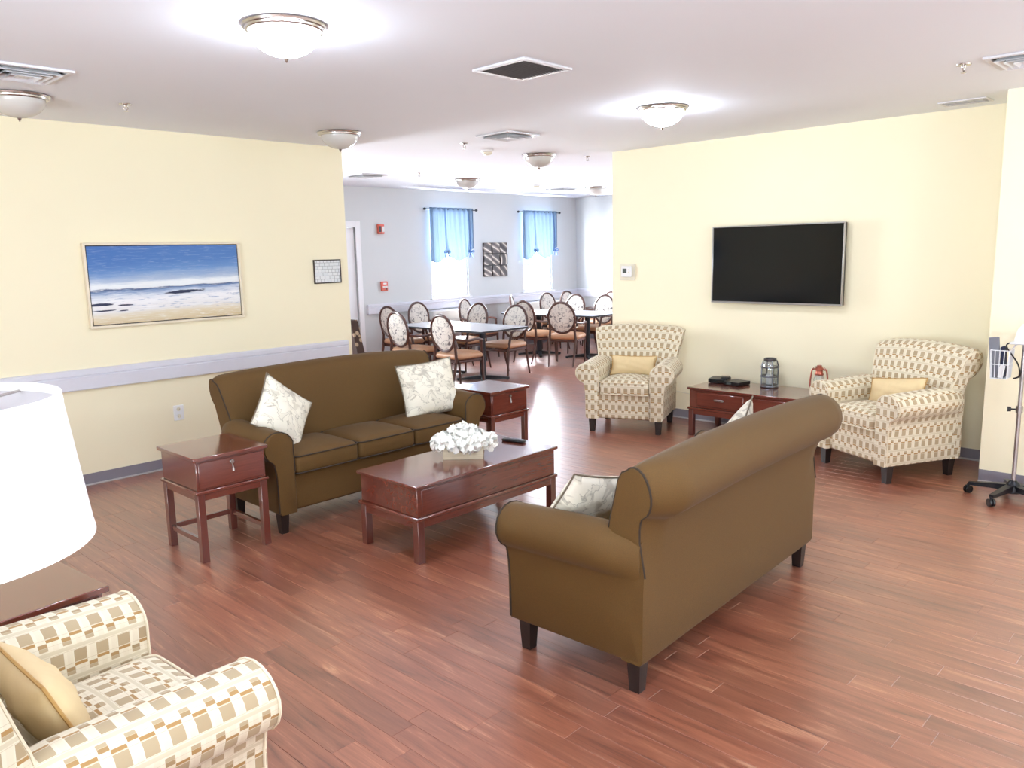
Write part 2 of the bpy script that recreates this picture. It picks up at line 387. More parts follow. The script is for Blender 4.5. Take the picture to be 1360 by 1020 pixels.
    def grid(s, fn, nu, nv, uvs=(1, 1)):
        vs = [fn(i/nu, j/nv) for i in range(nu+1) for j in range(nv+1)]; fs = []; us = []
        for i in range(nu):
            for j in range(nv):
                a = i*(nv+1)+j; fs.append((a, a+nv+1, a+nv+2, a+1))
                us.append([(uvs[0]*i/nu, uvs[1]*j/nv), (uvs[0]*(i+1)/nu, uvs[1]*j/nv), (uvs[0]*(i+1)/nu, uvs[1]*(j+1)/nv), (uvs[0]*i/nu, uvs[1]*(j+1)/nv)])
        return s.add(vs, fs, us)
    def mesh(s, name, mat, smooth=True, angle=38, fix=True):
        me = bpy.data.meshes.new(name); me.from_pydata(s.v, [], s.f)
        if fix:
            bm = bmesh.new(); bm.from_mesh(me); bmesh.ops.recalc_face_normals(bm, faces=bm.faces); 
            bm.to_mesh(me); bm.free()
        uv = me.uv_layers.new(name='UVMap')
        for p, u in zip(me.polygons, s.u):
            vi = [me.loops[l].vertex_index for l in p.loop_indices]
            if u:
                d = {a: b for a, b in zip(s.f[p.index], u)}
                for l, a in zip(p.loop_indices, vi): uv.data[l].uv = d.get(a, (0, 0))
            else:
                nn = p.normal; ax = max(range(3), key=lambda q: abs(nn[q]))
                for l, a in zip(p.loop_indices, vi):
                    q = s.v[a]; uv.data[l].uv = ((q[1], q[2]), (q[0], q[2]), (q[0], q[1]))[ax]
        if smooth: me.shade_smooth(); me.set_sharp_from_angle(angle=R(angle))
        me.materials.append(M[mat] if isinstance(mat, str) else mat); me.update(); return me
    def build(s, name, mat, parent=None, loc=(0, 0, 0), rot=None, smooth=True, angle=38, fix=True):
        o = bpy.data.objects.new(name, s.mesh(name, mat, smooth, angle, fix)); COL.objects.link(o)
        o.location = loc
        if rot is not None: o.rotation_euler = rot
        if parent is not None: o.parent = parent
        return o

def tag(o, label=None, cat=None, group=None, kind=None):
    if label: o['label'] = label
    if cat: o['category'] = cat
    if group: o['group'] = group
    if kind: o['kind'] = kind
    return o
def empty(name, loc, rz=0.0):
    o = bpy.data.objects.new(name, None); COL.objects.link(o); o.location = loc; o.rotation_euler = (0, 0, rz); o.empty_display_size = .1
    return o
def copy_tree(o, parent=None):
    c = o.copy(); COL.objects.link(c); c.parent = parent
    for ch in o.children: copy_tree(ch, c)
    return c
def struct(mb, name, mat, label, **kw): return tag(mb.build(name, mat, **kw), label, kind='structure')
def bez(p, n=8):      # Catmull-Rom through points
    out = []; P = [Vector(q) for q in p]
    for i in range(len(P)-1):
        a, b, c, d = P[max(i-1, 0)], P[i], P[i+1], P[min(i+2, len(P)-1)]
        for k in range(n):
            t = k/n; out.append(.5*((2*b)+(-a+c)*t+(2*a-5*b+4*c-d)*t*t+(-a+3*b-3*c+d)*t**3))
    out.append(P[-1]); return out

# ------------------------------------------------------------------ room shell
def wall_y(name, mat, label, y0, y1, xa, xb, holes=()):      # wall running along X, holes: (x0,x1,z0,z1)
    m = MB(); x = xa
    for (h0, h1, z0, z1) in sorted(holes):
        m.box((x, y0, 0), (h0, y1, H)); 
        if z0 > 0: m.box((h0, y0, 0), (h1, y1, z0))
        m.box((h0, y0, z1), (h1, y1, H)); x = h1
    m.box((x, y0, 0), (xb, y1, H)); return struct(m, name, mat, label, smooth=False)
def wall_x(name, mat, label, x0, x1, ya, yb, holes=()):
    m = MB(); y = ya
    for (h0, h1, z0, z1) in sorted(holes):
        m.box((x0, y, 0), (x1, h0, H)); m.box((x0, h0, 0), (x1, h1, z0)); m.box((x0, h0, z1), (x1, h1, H)); y = h1
    m.box((x0, y, 0), (x1, yb, H)); return struct(m, name, mat, label, smooth=False)

WIN1, WIN2, WIN0 = (8.66, 9.50, 1.0, 2.42), (10.88, 11.70, 1.0, 2.42), (4.1, 4.96, 1.0, 2.42)
DOOR = (6.34, 7.19, 0, 2.14)
wall_y('wall_left', 'wall', 'pale yellow wall with the seascape painting', YL, YL+WT, X0, XLE)
wall_x('wall_right', 'wall', 'pale yellow wall with the television', XT, XT+WT, YP, YTE)
m = MB().box((XP, -.4, 0), (XT+WT, YP, H)).box((XP, Y0, 0), (XT+WT, -2.2, H)).box((XP, -2.2, 0), (XT+WT, -.4, .1)).box((XP, -2.2, 2.2), (XT+WT, -.4, H)); struct(m, 'wall_right_near', 'wall', 'nearer pale yellow wall behind the rolling stand', smooth=False)
wall_y('wall_back', 'blue_wall', 'pale blue dining room wall with two windows', YD, YD+WT, 0, XD+WT, (WIN0, DOOR, WIN1, WIN2))
wall_x('wall_back_right', 'blue_wall', 'pale blue side wall of the dining room', XD, XD+WT, 3.0, YD, ((3.7, 5.1, .9, 2.3), (5.9, 7.3, .9, 2.3)))
wall_y('wall_dining_near', 'blue_wall', 'dining room wall out of view', 3.0-WT, 3.0, XT+WT, XD+WT)
wall_x('wall_dining_left', 'blue_wall', 'left end wall of the dining room', -WT, 0, YL+WT, YD+WT)
wall_x('wall_rear_left', 'wall', 'yellow wall behind the photographer on the left', X0-WT, X0, Y0, YL+WT, ((-1.4, .2, .8, 2.3), (1.6, 3.2, .8, 2.3)))
wall_y('wall_rear', 'wall', 'yellow wall behind the photographer', Y0-WT, Y0, X0-WT, XT+WT, ((-1.6, 0, .8, 2.3), (1.4, 3.0, .8, 2.3), (4.0, 5.6, .8, 2.3)))
struct(MB().box((X0-WT, Y0-WT, H), (XD+WT, YD+WT, H+.1)), 'ceiling', 'ceil', 'smooth white ceiling over both rooms', smooth=False)
fl = struct(MB().box((X0-WT, Y0-WT, -.08), (XD+WT, YD+WT, -.006)), 'floor', 'sub', 'reddish brown wood plank floor', smooth=False)

# planks along Y: the 300 that show largest are parts, the rest one field
PW, PL = .102, .92
def camproj(P):
    d = Vector(P)-Vector((0, 0, CAMH)); z = d.dot(fw)
    if z < .2: return None
    return 680+F*d.dot(rt)/z, 510-F*d.dot(up)/z, z
def plank_geo(w, l):
    m = MB(); b = .0009; g = .0003
    x, y = w/2-g, l/2-g
    vs = [(-x, -y, -.006), (x, -y, -.006), (x, y, -.006), (-x, y, -.006), (-x, -y, -b), (x, -y, -b), (x, y, -b), (-x, y, -b),
          (-x+b, -y+b, 0), (x-b, -y+b, 0), (x-b, y-b, 0), (-x+b, y-b, 0)]
    fs = [(8, 9, 10, 11)]
    for k in range(4):
        q = (k+1) % 4; fs += [(k, q, 4+q, 4+k), (4+k, 4+q, 8+q, 8+k)]
    return vs, fs
cand = []; rng = random.Random(3)
nx = int((XD-X0)/PW)
for i in range(nx+1):
    x0, x1 = X0+i*PW, min(X0+(i+1)*PW, XD)
    if x1-x0 < .02: continue
    y = Y0 - rng.random()*PL
    while y < YD:
        a, b = max(y, Y0), min(y+PL, YD); y += PL
        if b-a < .03: continue
        cx, cy = (x0+x1)/2, (a+b)/2
        if cx < -.1 and cy > YL+.5: continue
        if cx > XT+.3 and cy < 2.6: continue
        full = (b-a) > PL-1e-6 and (x1-x0) > PW-1e-6
        pr = camproj((cx, cy, 0)); area = 0
        if full and pr and -40 < pr[0] < 1400 and 300 < pr[1] < 1080:
            q = [camproj((cx+sx*PW/2, cy+sy*PL/2, 0)) for sx, sy in ((-1, -1), (1, -1), (1, 1), (-1, 1))]
            if all(q): area = abs(sum(q[k][0]*q[(k+1) % 4][1]-q[(k+1) % 4][0]*q[k][1] for k in range(4)))/2
            hid = (2.5 < cx < 4.0 and 1.85 < cy < 2.2) or (cx < 1.0 and 1.6 < cy < 2.9) or (2.6 < cx < 4.0 and 4.7 < cy < 6.2)
            if hid: area *= .02
        cand.append((area, cx, cy, x1-x0, b-a))
cand.sort(reverse=True)
pv, pf = plank_geo(PW, PL); pm = MB().add(pv, pf).mesh('plank', 'plank', smooth=False)
fieldm = MB()
for k, (area, cx, cy, w, l) in enumerate(cand):
    if k < 300 and area > 0:
        o = bpy.data.objects.new('plank', pm); COL.objects.link(o); o.location = (cx, cy, 0); o.parent = fl
    else:
        vs, fs = plank_geo(w, l); fieldm.add([(a+cx, b+cy, c) for a, b, c in vs], fs)
tag(fieldm.build('plank_field', 'field', fl, smooth=False, fix=False), kind='stuff')

# baseboards with a lighter toe
def baseboard(name, a, b, nrm, label):
    (ax, ay), (bx, by) = a, b; nx_, ny_ = nrm; t = .006; e = MB(); toe = MB()
    def slab(m, t0, t1, z0, z1):
        xs = sorted((ax+nx_*t0, bx+nx_*t1, ax, bx)) if nx_ else sorted((ax, bx)); ys = sorted((ay+ny_*t0, by+ny_*t1, ay, by)) if ny_ else sorted((ay, by))
        m.box((xs[0], ys[0], z0), (xs[-1], ys[-1], z1), .002)
    slab(e, t, t, .012, .0935); o = struct(e, name, 'base', label)
    slab(toe, .014, .014, 0.0005, .014); toe.build('toe_strip', 'basetoe', o)
baseboard('baseboard_left', (X0, YL), (XLE, YL), (0, -1), 'grey rubber baseboard of the painting wall')
baseboard('baseboard_right', (XT, YP), (XT, YTE), (-1, 0), 'grey rubber baseboard below the television')
baseboard('baseboard_right_near', (XP, Y0), (XP, YP), (-1, 0), 'grey rubber baseboard behind the rolling stand')
baseboard('baseboard_back', (7.3, YD), (XD, YD), (0, -1), 'grey baseboard below the dining room windows')
baseboard('baseboard_back_right', (XD, 3.0), (XD, YD), (-1, 0), 'grey baseboard of the dining room side wall')

# wall guard rails
def rail_prof(z0, z1):       # (out, z)
    d = z1-z0
    return [(0, z0), (.040, z0), (.044, z0+.006), (.044, z0+d*.62), (.034, z0+d*.66), (.034, z0+d*.70), (.042, z0+d*.73), (.040, z0+d*.93), (.028, z1), (0, z1)]
def rail_along_x(name, y, xa, xb, z0, z1, label):
    m = MB().loft([[(x, y-o, z) for o, z in rail_prof(z0, z1)] for x in (xa, xb)]); return struct(m, name, 'rail', label, angle=25)
rail_along_x('trim_1', YL, X0, XLE-.065, .757, .912, 'white wall guard rail behind the long sofa')
rail_along_x('trim_2', YD, 7.34, XD, .82, .972, 'white guard rail under the dining room windows')
m = MB().loft([[(XD-o, y, z) for o, z in rail_prof(.83, .982)] for y in (3.0, YD)]); struct(m, 'trim_3', 'rail', 'white guard rail on the dining room side wall', angle=25)

# windows of the back wall
def window(name, w, label):
    x0, x1, z0, z1 = w; y = YD; f = MB()
    for a, b in (((x0, y+.02, z0), (x0+.05, y+.1, z1)), ((x1-.05, y+.02, z0), (x1, y+.1, z1)), ((x0+.05, y+.02, z1-.05), (x1-.05, y+.1, z1)), ((x0+.05, y+.02, z0), (x1-.05, y+.1, z0+.05))): f.box(a, b, .003)
    o = struct(f, name, 'white', label)
    MB().box((x0-.04, y-.05, z0-.03), (x1+.04, y+.1, z0-.001), .004).build('window_sill', 'white', o)
    zm = z0+.48
    MB().box((x0+.05, y+.03, zm-.025), (x1-.05, y+.08, zm+.025), .004).build('meeting_rail', 'white', o)
    for zz in (z0+.24, z0+.95): MB().box((x0+.05, y+.05, zz-.006), (x1-.05, y+.065, zz+.006)).build('glazing_bar', 'white', o)
    for xx in (x0+.05+(x1-x0-.1)/3, x0+.05+2*(x1-x0-.1)/3): MB().box((xx-.006, y+.048, z0+.05), (xx+.006, y+.063, z1-.05)).build('glazing_bar', 'white', o)
    MB().box((x0+.05, y+.055, z0+.05), (x1-.05, y+.058, zm-.02)).build('pane', 'glass', o)
    MB().box((x0+.05, y+.070, zm+.02), (x1-.05, y+.073, z1-.05)).build('pane', 'glass', o)
window('window_1', WIN1, 'white sash window behind the nearer blue curtain'); window('window_2', WIN2, 'white sash window behind the farther blue curtain')

# door of the back wall
x0, x1, _, z1 = DOOR
d = struct(MB().box((x0-.09, YD-.018, 0), (x0, YD+.02, z1+.09), .004).box((x1, YD-.018, 0), (x1+.09, YD+.02, z1+.09), .004).box((x0, YD-.018, z1), (x1, YD+.02, z1+.09), .004), 'door_1', 'white', 'white door and casing at the left of the dining room')
lf = MB().box((x0+.004, YD+.03, .005), (x1-.004, YD+.07, z1-.004), .003).build('door_leaf', 'white', d)
for a, b in (((x0+.12, .2), (x1-.12, .95)), ((x0+.12, 1.1), (x1-.12, 1.95))): MB().box((a[0], YD+.024, a[1]), (b[0], YD+.031, b[1]), .004).build('door_panel', 'white', lf)
MB().cyl((x0+.07, YD+.03, 1.0), (x0+.07, YD-.02, 1.0), .012).cyl((x0+.07, YD-.02, 1.0), (x0+.17, YD-.02, 1.0), .009).build('door_handle', 'nickel', lf)

# ------------------------------------------------------------------ upholstered seats
def arc(cx, cy, r, a0, a1, n): return [(cx+r*math.cos(R(a0+(a1-a0)*k/n)), cy+r*math.sin(R(a0+(a1-a0)*k/n))) for k in range(n+1)]

def rounded_pad(w, d, h, crown, nx=14, ny=10, rad=.03, crown_low=.0):
    """seat cushion: rounded box, domed top; origin at the bottom centre"""
    m = MB(); prof = [(1, 0.0)]
    def ring(inset, z, dome):
        pts = []; W, D = w/2-inset, d/2-inset; rr = max(.008, rad*1.3-inset*.5); n = 6
        for (sx, sy, a0) in ((1, -1, -90), (1, 1, 0), (-1, 1, 90), (-1, -1, 180)):
            for k in range(n+1):
                t = R(a0+90*k/n); pts.append((sx*(W-rr)+rr*math.cos(t), sy*(D-rr)+rr*math.sin(t)))
        per = []
        for k in range(len(pts)):          # subdivide the straight runs
            a, b = pts[k], pts[(k+1) % len(pts)]; L = math.dist(a, b); q = max(1, int(L/.07))
            for j in range(q): per.append((a[0]+(b[0]-a[0])*j/q, a[1]+(b[1]-a[1])*j/q))
        def dz(x, y): return dome*(1-(2*x/w)**2)*(1-(2*y/d)**2) if dome else 0
        return [(x, y, z+dz(x, y)) for x, y in per]
    base = ring(0, 0, 0); n = len(base)
    spec = [(.06, 0, 0), (.02, .004, 0), (.004, .016, 0), (0, .03, 0), (0, h-.03, 0), (.004, h-.016, 0), (.016, h-.004, crown*.4), (.04, h, crown)]
    bulge = lambda q, z: tuple([q[0]*(1+.006*math.sin(math.pi*z/h)), q[1]*(1+.012*math.sin(math.pi*z/h)), q[2]])
    rings = []
    for ins, z, dm in spec:
        fx, fy = (w/2-ins)/(w/2), (d/2-ins)/(d/2)
        rr = [(x*fx, y*fy, z+(dm*(1-(2*x*fx/w)**2)*(1-(2*y*fy/d)**2))) for x, y, _ in base]
        rings.append([bulge(q, z) for q in rr])
    for f in (.75, .5, .25, .06):
        rings.append([(x*f, y*f, h+crown*(1-(2*x*f/w)**2)*(1-(2*y*f/d)**2)) for x, y, _ in base])
    k0 = len(m.v); vs = [q for r in rings for q in r]; fs = []
    for i in range(len(rings)-1):
        for k in range(n): fs.append((i*n+k, i*n+(k+1) % n, (i+1)*n+(k+1) % n, (i+1)*n+k))
    fs += [tuple(range(n))[::-1], tuple((len(rings)-1)*n+k for k in range(n))]
    m.add(vs, fs)
    edge = lambda z: [(x*1.004, y*1.006, z) for x, y, _ in base]
    return m, edge

def upholstered(root, Wd, D, mat, welt, n_seats, top=.985, camel=.055, flare=.06, arm_out=.085, legmat='leg', arm_top=.665, seat_h=.5):
    hw, yb, yf = Wd/2, D/2, -D/2; zb = .135
    # base body
    MB().box((-hw, yf+.012, zb), (hw, yb-.05, .385), .015).build('base', mat, root)
    # back: scroll profile swept along x
    s = (top-.135)/.85
    Z = lambda z: zb+(z-.135)*s
    prof = [(yb-.185, Z(.36)), (yb-.18, Z(.48)), (yb-.165, Z(.60)), (yb-.14, Z(.72)), (yb-.112, Z(.81))]
    prof += [(yb+.03+.122*math.cos(R(a)), Z(.862)+.122*math.sin(R(a))) for a in (158, 140, 122, 104, 88, 72, 54, 36, 18, 0, -18, -36, -54, -72)]
    prof += [(yb+.052, Z(.738)), (yb+.038, Z(.715)), (yb+.022, Z(.67)), (yb+.012, Z(.60)), (yb+.004, Z(.5)), (yb, Z(.36)), (yb, zb+.02), (yb-.012, zb), (yb-.10, zb), (yb-.12, Z(.25))]
    bw = hw-.012; rings = []; N = 24
    for i in range(N+1):
        t = -1+2*i/N; te = math.copysign(min(1, abs(t)), t)
        sh = 1-(abs(t)**3)*.012
        k = 1-camel*(abs(t)**2.2); ring = []
        for (y, z) in prof:
            zz = .45+(z-.45)*k if z > .45 else z
            fl_ = flare*max(0, (z-.5)/(top-.5))**1.3 if z > .5 else 0
            e = max(0.0, (abs(t)-.90)/.10)**1.5
            if z > .5 and y > yb-.045:
                y = yb-.045+(y-(yb-.045))*(1-.5*e); zz = zz+(Z(.80)-zz)*.22*e if zz < Z(.86) else zz-.012*e
            ring.append((t*(bw+fl_), y, zz))
        rings.append(ring)
    # rounded end: pull a last, slightly smaller ring
    def shrink(ring, dx, f):
        up_ = [q for q in ring]; cy = sum(q[1] for q in up_)/len(up_); cz = sum(q[2] for q in up_)/len(up_)
        return [(q[0]+dx, q[1]+(cy-q[1])*f*.4, q[2]+(cz-q[2])*f*.12 if q[2] > .3 else q[2]) for q in ring]
    rings = [shrink(rings[0], -.012, .10)] + rings + [shrink(rings[-1], .012, .10)]
    back = MB().loft(rings).build('backrest', mat, root, angle=50)
    for sgn, rg in ((-1, rings[1]), (1, rings[-2])):
        path = [(q[0]+sgn*.006, q[1], q[2]) for q in rg[:24]]
        MB().tube(path, .0045, 6).build('piping', welt, back)
    # arms: outward roll, swept along y
    for sgn in (-1, 1):
        xi = hw-.125
        pr = [(xi, zb), (xi, .40), (xi+.004, .54)]
        cx, cz, ra = hw-.01, arm_top-.095, .095
        pr += [(cx+(ra+.02)*math.cos(R(a)) if a > 90 else cx+(arm_out+.01)*math.cos(R(a)), cz+ra*math.sin(R(a))) for a in (168, 150, 130, 110, 90, 70, 50, 30, 10, -10, -30, -50, -66)]
        pr += [(hw+.018, cz-.10), (hw+.006, cz-.16), (hw+.001, .33), (hw, zb+.015), (hw-.012, zb)]
        y0a, y1a = yf-.012, yb-.012; rings = []
        ns = 14
        for i in range(ns+1):
            t = i/ns; y = y0a+(y1a-y0a)*t
            lift = .022*math.sin(math.pi*.5*t)
            e = max(0.0, (t-.72)/.28)**1.6
            rings.append([(sgn*(x-(x-(hw-.004))*.8*e*min(1, max(0, (z-.38)/.08)) if x > hw-.004 else x), y, z+(lift*max(0, (z-.4)/.26) if z > .4 else 0)-(.05*e*max(0, (z-.5)/.16) if z > .5 else 0)) for x, z in pr])
        f0 = rings[0]; cxm = sum(q[0] for q in f0)/len(f0); czm = .40
        rings = [[(q[0]+(cxm-q[0])*.10, q[1]-.012, q[2]+(czm-q[2])*.03 if q[2] > .2 else q[2]) for q in f0]] + rings
        arm = MB().loft(rings).build('arm', mat, root, angle=50)
        MB().tube([(q[0], q[1]-.002, q[2]) for q in f0[1:-1]], .0045, 6).build('piping', welt, arm)
    # seat cushions
    inner = 2*(hw-.128); cw = inner/n_seats; cd_ = D-.165
    for i in range(n_seats):
        pm_, edge = rounded_pad(cw-.006, cd_, .135, .035)
        c = pm_.build('seat_cushion', mat, root, loc=(-inner/2+cw*(i+.5), yf+cd_/2-.022, seat_h-.135), angle=60)
        for z in (.122, .014): MB().tube(edge(z), .0045, 6, closed=True).build('piping', welt, c)
    # legs
    for sx in (-1, 1):
        for yy in (yf+.045, yb-.055):
            MB().taper((sx*(hw-.05), yy), .045, .062, 0, zb+.005).build('leg', legmat, root, smooth=False)
    return root

s1 = upholstered(tag(empty('sofa', (3.290, 4.690, 0)), 'olive brown three-seat sofa facing the room, in front of the guard rail', 'sofa', 'two matching sofas'), 1.72, .66, 'sofa', 'welt', 3)
s2 = upholstered(tag(empty('sofa', (3.235, 1.985, 0), R(182.3)), 'olive brown sofa seen from behind, nearest the camera', 'sofa', 'two matching sofas'), 1.72, .66, 'sofa', 'welt', 3)
ACH = 'armchairs in checked fabric'
def armchair(loc, rot, label):
    return upholstered(tag(empty('armchair', loc, R(rot)), label, 'armchair', ACH), .74, .68, 'check', 'chwelt', 1, top=.985, camel=.06, flare=.085, arm_out=.10)
armchair((6.385, 4.475, 0), -68, 'cream checked armchair with tan pillow beside the open dining room')
armchair((6.355, 2.065, 0), 242.6, 'cream checked armchair with tan pillow in the far right corner')
armchair((.565, 2.215, 0), 94, 'cream checked armchair cut off by the lower left corner')

# ------------------------------------------------------------------ pillows
def pillow(name, w, h, t, mat, welt, loc, rot, label, cat='pillow', group=None, conc=.07, weltlab=None):
    def surf(sg):
        def fn(a, b):
            u, v = 2*a-1, 2*b-1
            x = w/2*u*(1-conc*(1-v*v)); z = h/2*v*(1-conc*(1-u*u))
            th = t/2*((1-u**4)*(1-v**4))**.55*(.62+.38*(1-u*u)*(1-v*v))
            wr = .006*math.sin(9*u+4*v)*math.cos(7*v-3*u)*(1-u*u)*(1-v*v)
            return (x, sg*th+wr, z)
        return fn
    root = MB().grid(surf(-1), 18, 18, (w, h)).grid(surf(1), 18, 18, (w, h))
    me = root.mesh(name, mat, True, 80, False)
    bm = bmesh.new(); bm.from_mesh(me); bmesh.ops.remove_doubles(bm, verts=bm.verts, dist=.0006); bmesh.ops.recalc_face_normals(bm, faces=bm.faces); bm.to_mesh(me); bm.free()
    o = bpy.data.objects.new(name, me); COL.objects.link(o); o.location = loc; o.rotation_euler = rot
    tag(o, label, cat, group)
    if welt:
        pts = []
        for (a0, b0, a1, b1) in ((0, 0, 1, 0), (1, 0, 1, 1), (1, 1, 0, 1), (0, 1, 0, 0)):
            for k in range(12):
                q = surf(0)(a0+(a1-a0)*k/12, b0+(b1-b0)*k/12); pts.append((q[0], 0, q[2]))
        MB().tube(pts, .0045, 6, closed=True).build('piping', welt, o)
    return o
PG = 'cream leaf print throw pillows'
pillow('throw_pillow', .40, .40, .15, 'paisley', 'pillow_welt', (2.66, 4.63, .72), (R(-28), R(38), R(-4)), 'cream patterned pillow tipped on its corner at the left end of the far sofa', group=PG)
pillow('throw_pillow', .47, .42, .15, 'paisley', 'pillow_welt', (3.89, 4.60, .715), (R(-16), R(-4), R(-14)), 'cream patterned pillow upright at the right end of the far sofa', group=PG)
pillow('throw_pillow', .42, .36, .15, 'paisley', 'pillow_welt', (2.61, 2.07, .635), (R(-32), R(-13), R(176)), 'cream patterned pillow behind the near arm of the closest sofa', group=PG)
pillow('throw_pillow', .42, .40, .15, 'paisley', 'pillow_welt', (3.86, 2.05, .665), (R(-26), R(36), R(192)), 'pale pillow corner peeking over the back of the closest sofa', group=PG)
def in_chair(loc, rot, p):
    return Matrix.Translation(loc) @ Matrix.Rotation(R(rot), 4, 'Z') @ Vector(p)
LG = 'tan lumbar pillows on the armchairs'
pillow('lumbar_pillow', .46, .20, .13, 'tan', 'tanwelt', in_chair((6.385, 4.475, 0), -68, (0, .05, .60)), (R(-20), 0, R(-68)), 'tan lumbar pillow on the armchair beside the open dining room', group=LG, conc=.09)
pillow('lumbar_pillow', .46, .22, .13, 'tan', 'tanwelt', in_chair((6.355, 2.065, 0), 242.6, (.05, .02, .61)), (R(-22), R(-7), R(254)), 'tan lumbar pillow on the armchair in the far right corner', group=LG, conc=.05)
pillow('lumbar_pillow', .46, .26, .13, 'tan', 'tanwelt', in_chair((.565, 2.215, 0), 94, (-.03, .05, .625)), (R(-22), R(4), R(90)), 'tan pillow on the armchair in the lower left corner', group=LG, conc=.05)

# ------------------------------------------------------------------ cherry tables
def end_table(loc, rot, label):
    r = tag(empty('end_table', loc, R(rot)), label, 'end table', 'cherry end tables')
    w, d = .46, .49; x, y = w/2, d/2
    MB().box((-x, -y, .600), (x, y, .622), .003).build('tabletop', 'cherry', r)
    MB().box((-x+.018, -y+.018, .425), (x-.018, y-.018, .600), .003).build('case', 'cherry', r)
    dr = MB().box((-x+.03, -y+.011, .437), (x-.03, -y+.0185, .590), .0025).build('drawer_front', 'cherry', r)
    MB().lathe([(0, -.012), (.012, -.012), (.014, -.006), (.009, 0), (0, 0)], 12, (0, 0, 0)).build('knob', 'nickel', dr, loc=(0, -y+.011, .565), rot=(R(-90), 0, 0))
    MB().tube([(0, -y+.004, .560), (.002, -y+.004, .545), (.006, -y+.005, .525), (.007, -y+.006, .508)], [.004, .003, .006, .007], 8).build('drop_pull', 'nickel', dr)
    MB().box((-x+.004, -y+.004, .405), (x-.004, y-.004, .425), .004).build('ledge', 'cherry', r)
    for sx in (-1, 1):
        for sy in (-1, 1): MB().box((sx*(x-.014), sy*(y-.014), 0), (sx*(x-.056), sy*(y-.056), .405), .002).build('leg', 'cherry_z', r)
    for sy in (-1, 1): MB().box((-x+.056, sy*(y-.018), .365), (x-.056, sy*(y-.040), .405), .002).build('apron', 'cherry', r)
    for sx in (-1, 1):
        MB().box((sx*(x-.018), -y+.056, .365), (sx*(x-.040), y-.056, .405), .002).build('apron', 'cherry_y', r)
        MB().box((sx*(x-.024), -y+.056, .105), (sx*(x-.046), y-.056, .135), .002).build('stretcher', 'cherry_y', r)
    MB().box((-x+.056, y-.024, .105), (x-.056, y-.046, .135), .002).build('stretcher', 'cherry', r)
    return r
end_table((2.115, 4.525, 0), 0, 'cherry end table with drawer left of the far sofa, beside the outlet')
end_table((4.63, 4.69, 0), 0, 'cherry end table with drawer at the right end of the far sofa')
end_table((.655, 3.035, 0), 6, 'cherry end table showing an edge beyond the arm of the corner armchair')
end_table((.19, 1.315, 0), 0, 'end table carrying the white-shaded lamp')

def low_table(name, loc, rot, label, drawers):
    r = tag(empty(name, loc, R(rot)), label, 'table'); L, d = 1.21, .56; x, y = L/2, d/2; h = .458
    MB().box((-x, -y, h-.020), (x, y, h), .004).build('tabletop', 'cherry', r)
    MB().box((-x+.018, -y+.018, .272), (x-.018, y-.018, h-.020), .003).build('case', 'cherry', r)
    MB().box((-x+.002, -y+.002, .250), (x-.002, y-.002, .272), .005).build('ledge', 'cherry', r)
    for sx in (-1, 1):
        for sy in (-1, 1): MB().box((sx*(x-.012), sy*(y-.012), 0), (sx*(x-.060), sy*(y-.060), .250), .002).build('leg', 'cherry_z', r)
        MB().box((sx*(x-.016), -y+.06, .205), (sx*(x-.040), y-.06, .250), .002).build('apron', 'cherry_y', r)
        MB().box((-x+.06, sx*(y-.016), .205), (x-.06, sx*(y-.040), .250), .002).build('apron', 'cherry', r)
    if drawers:
        for sx in (-1, 1):
            c = sx*.275
            dr = MB().box((c-.235, -y+.006, .290), (c+.235, -y+.0185, .420), .006).build('drawer_front', 'cherry', r)
            MB().box((c-.048, -y-.012, .352), (c+.048, -y-.006, .372), .003).box((c-.044, -y-.007, .355), (c-.036, -y+.007, .369)).box((c+.036, -y-.007, .355), (c+.044, -y+.007, .369)).build('bar_pull', 'nickel', dr)
    else:
        MB().box((-x+.05, -y+.015, .285), (x-.05, -y+.019, .425), .002).build('side_panel', 'cherry', r)
    return r
low_table('coffee_table', (3.292, 3.60, 0), 0, 'cherry coffee table between the two sofas', False)
low_table('console_table', (6.665, 3.255, 0), -90, 'cherry two-drawer table against the wall below the television', True)

# ------------------------------------------------------------------ lamp on the end table
r = tag(empty('table_lamp', (.21, 1.35, .622)), 'white drum-shaded table lamp at the left edge', 'lamp')
zb, zt, rb, rt_ = .70, .916, .206, .180
MB().lathe([(.0, 0), (.085, 0), (.085, .012), (.06, .03), (.035, .05), (.05, .10), (.062, .18), (.055, .28), (.03, .36), (.018, .42), (.014, .66), (.014, .82), (0, .82)], 24).build('base', 'bronze', r)
sh = MB().lathe([(rb, zb), (rt_, zt), (rt_-.003, zt), (rb-.003, zb), (rb, zb)], 64).build('shade', 'shade', r)
MB().lathe([(rb+.0008, zb), (rb-.0014, zb+.014)], 64).build('trim', 'shade_trim', sh)
MB().lathe([(rt_+.0024, zt-.014), (rt_+.0008, zt+.001), (rt_-.004, zt+.001), (rt_-.003, zt-.012)], 64).build('trim', 'shade_trim', sh)
sp = MB()
for k in range(3):
    a = R(30+120*k); sp.tube([(0, 0, zt-.02), (rt_*math.cos(a)*.99, rt_*math.sin(a)*.99, zt-.012)], .0025, 6)
sp.build('spider', 'nickel', r)

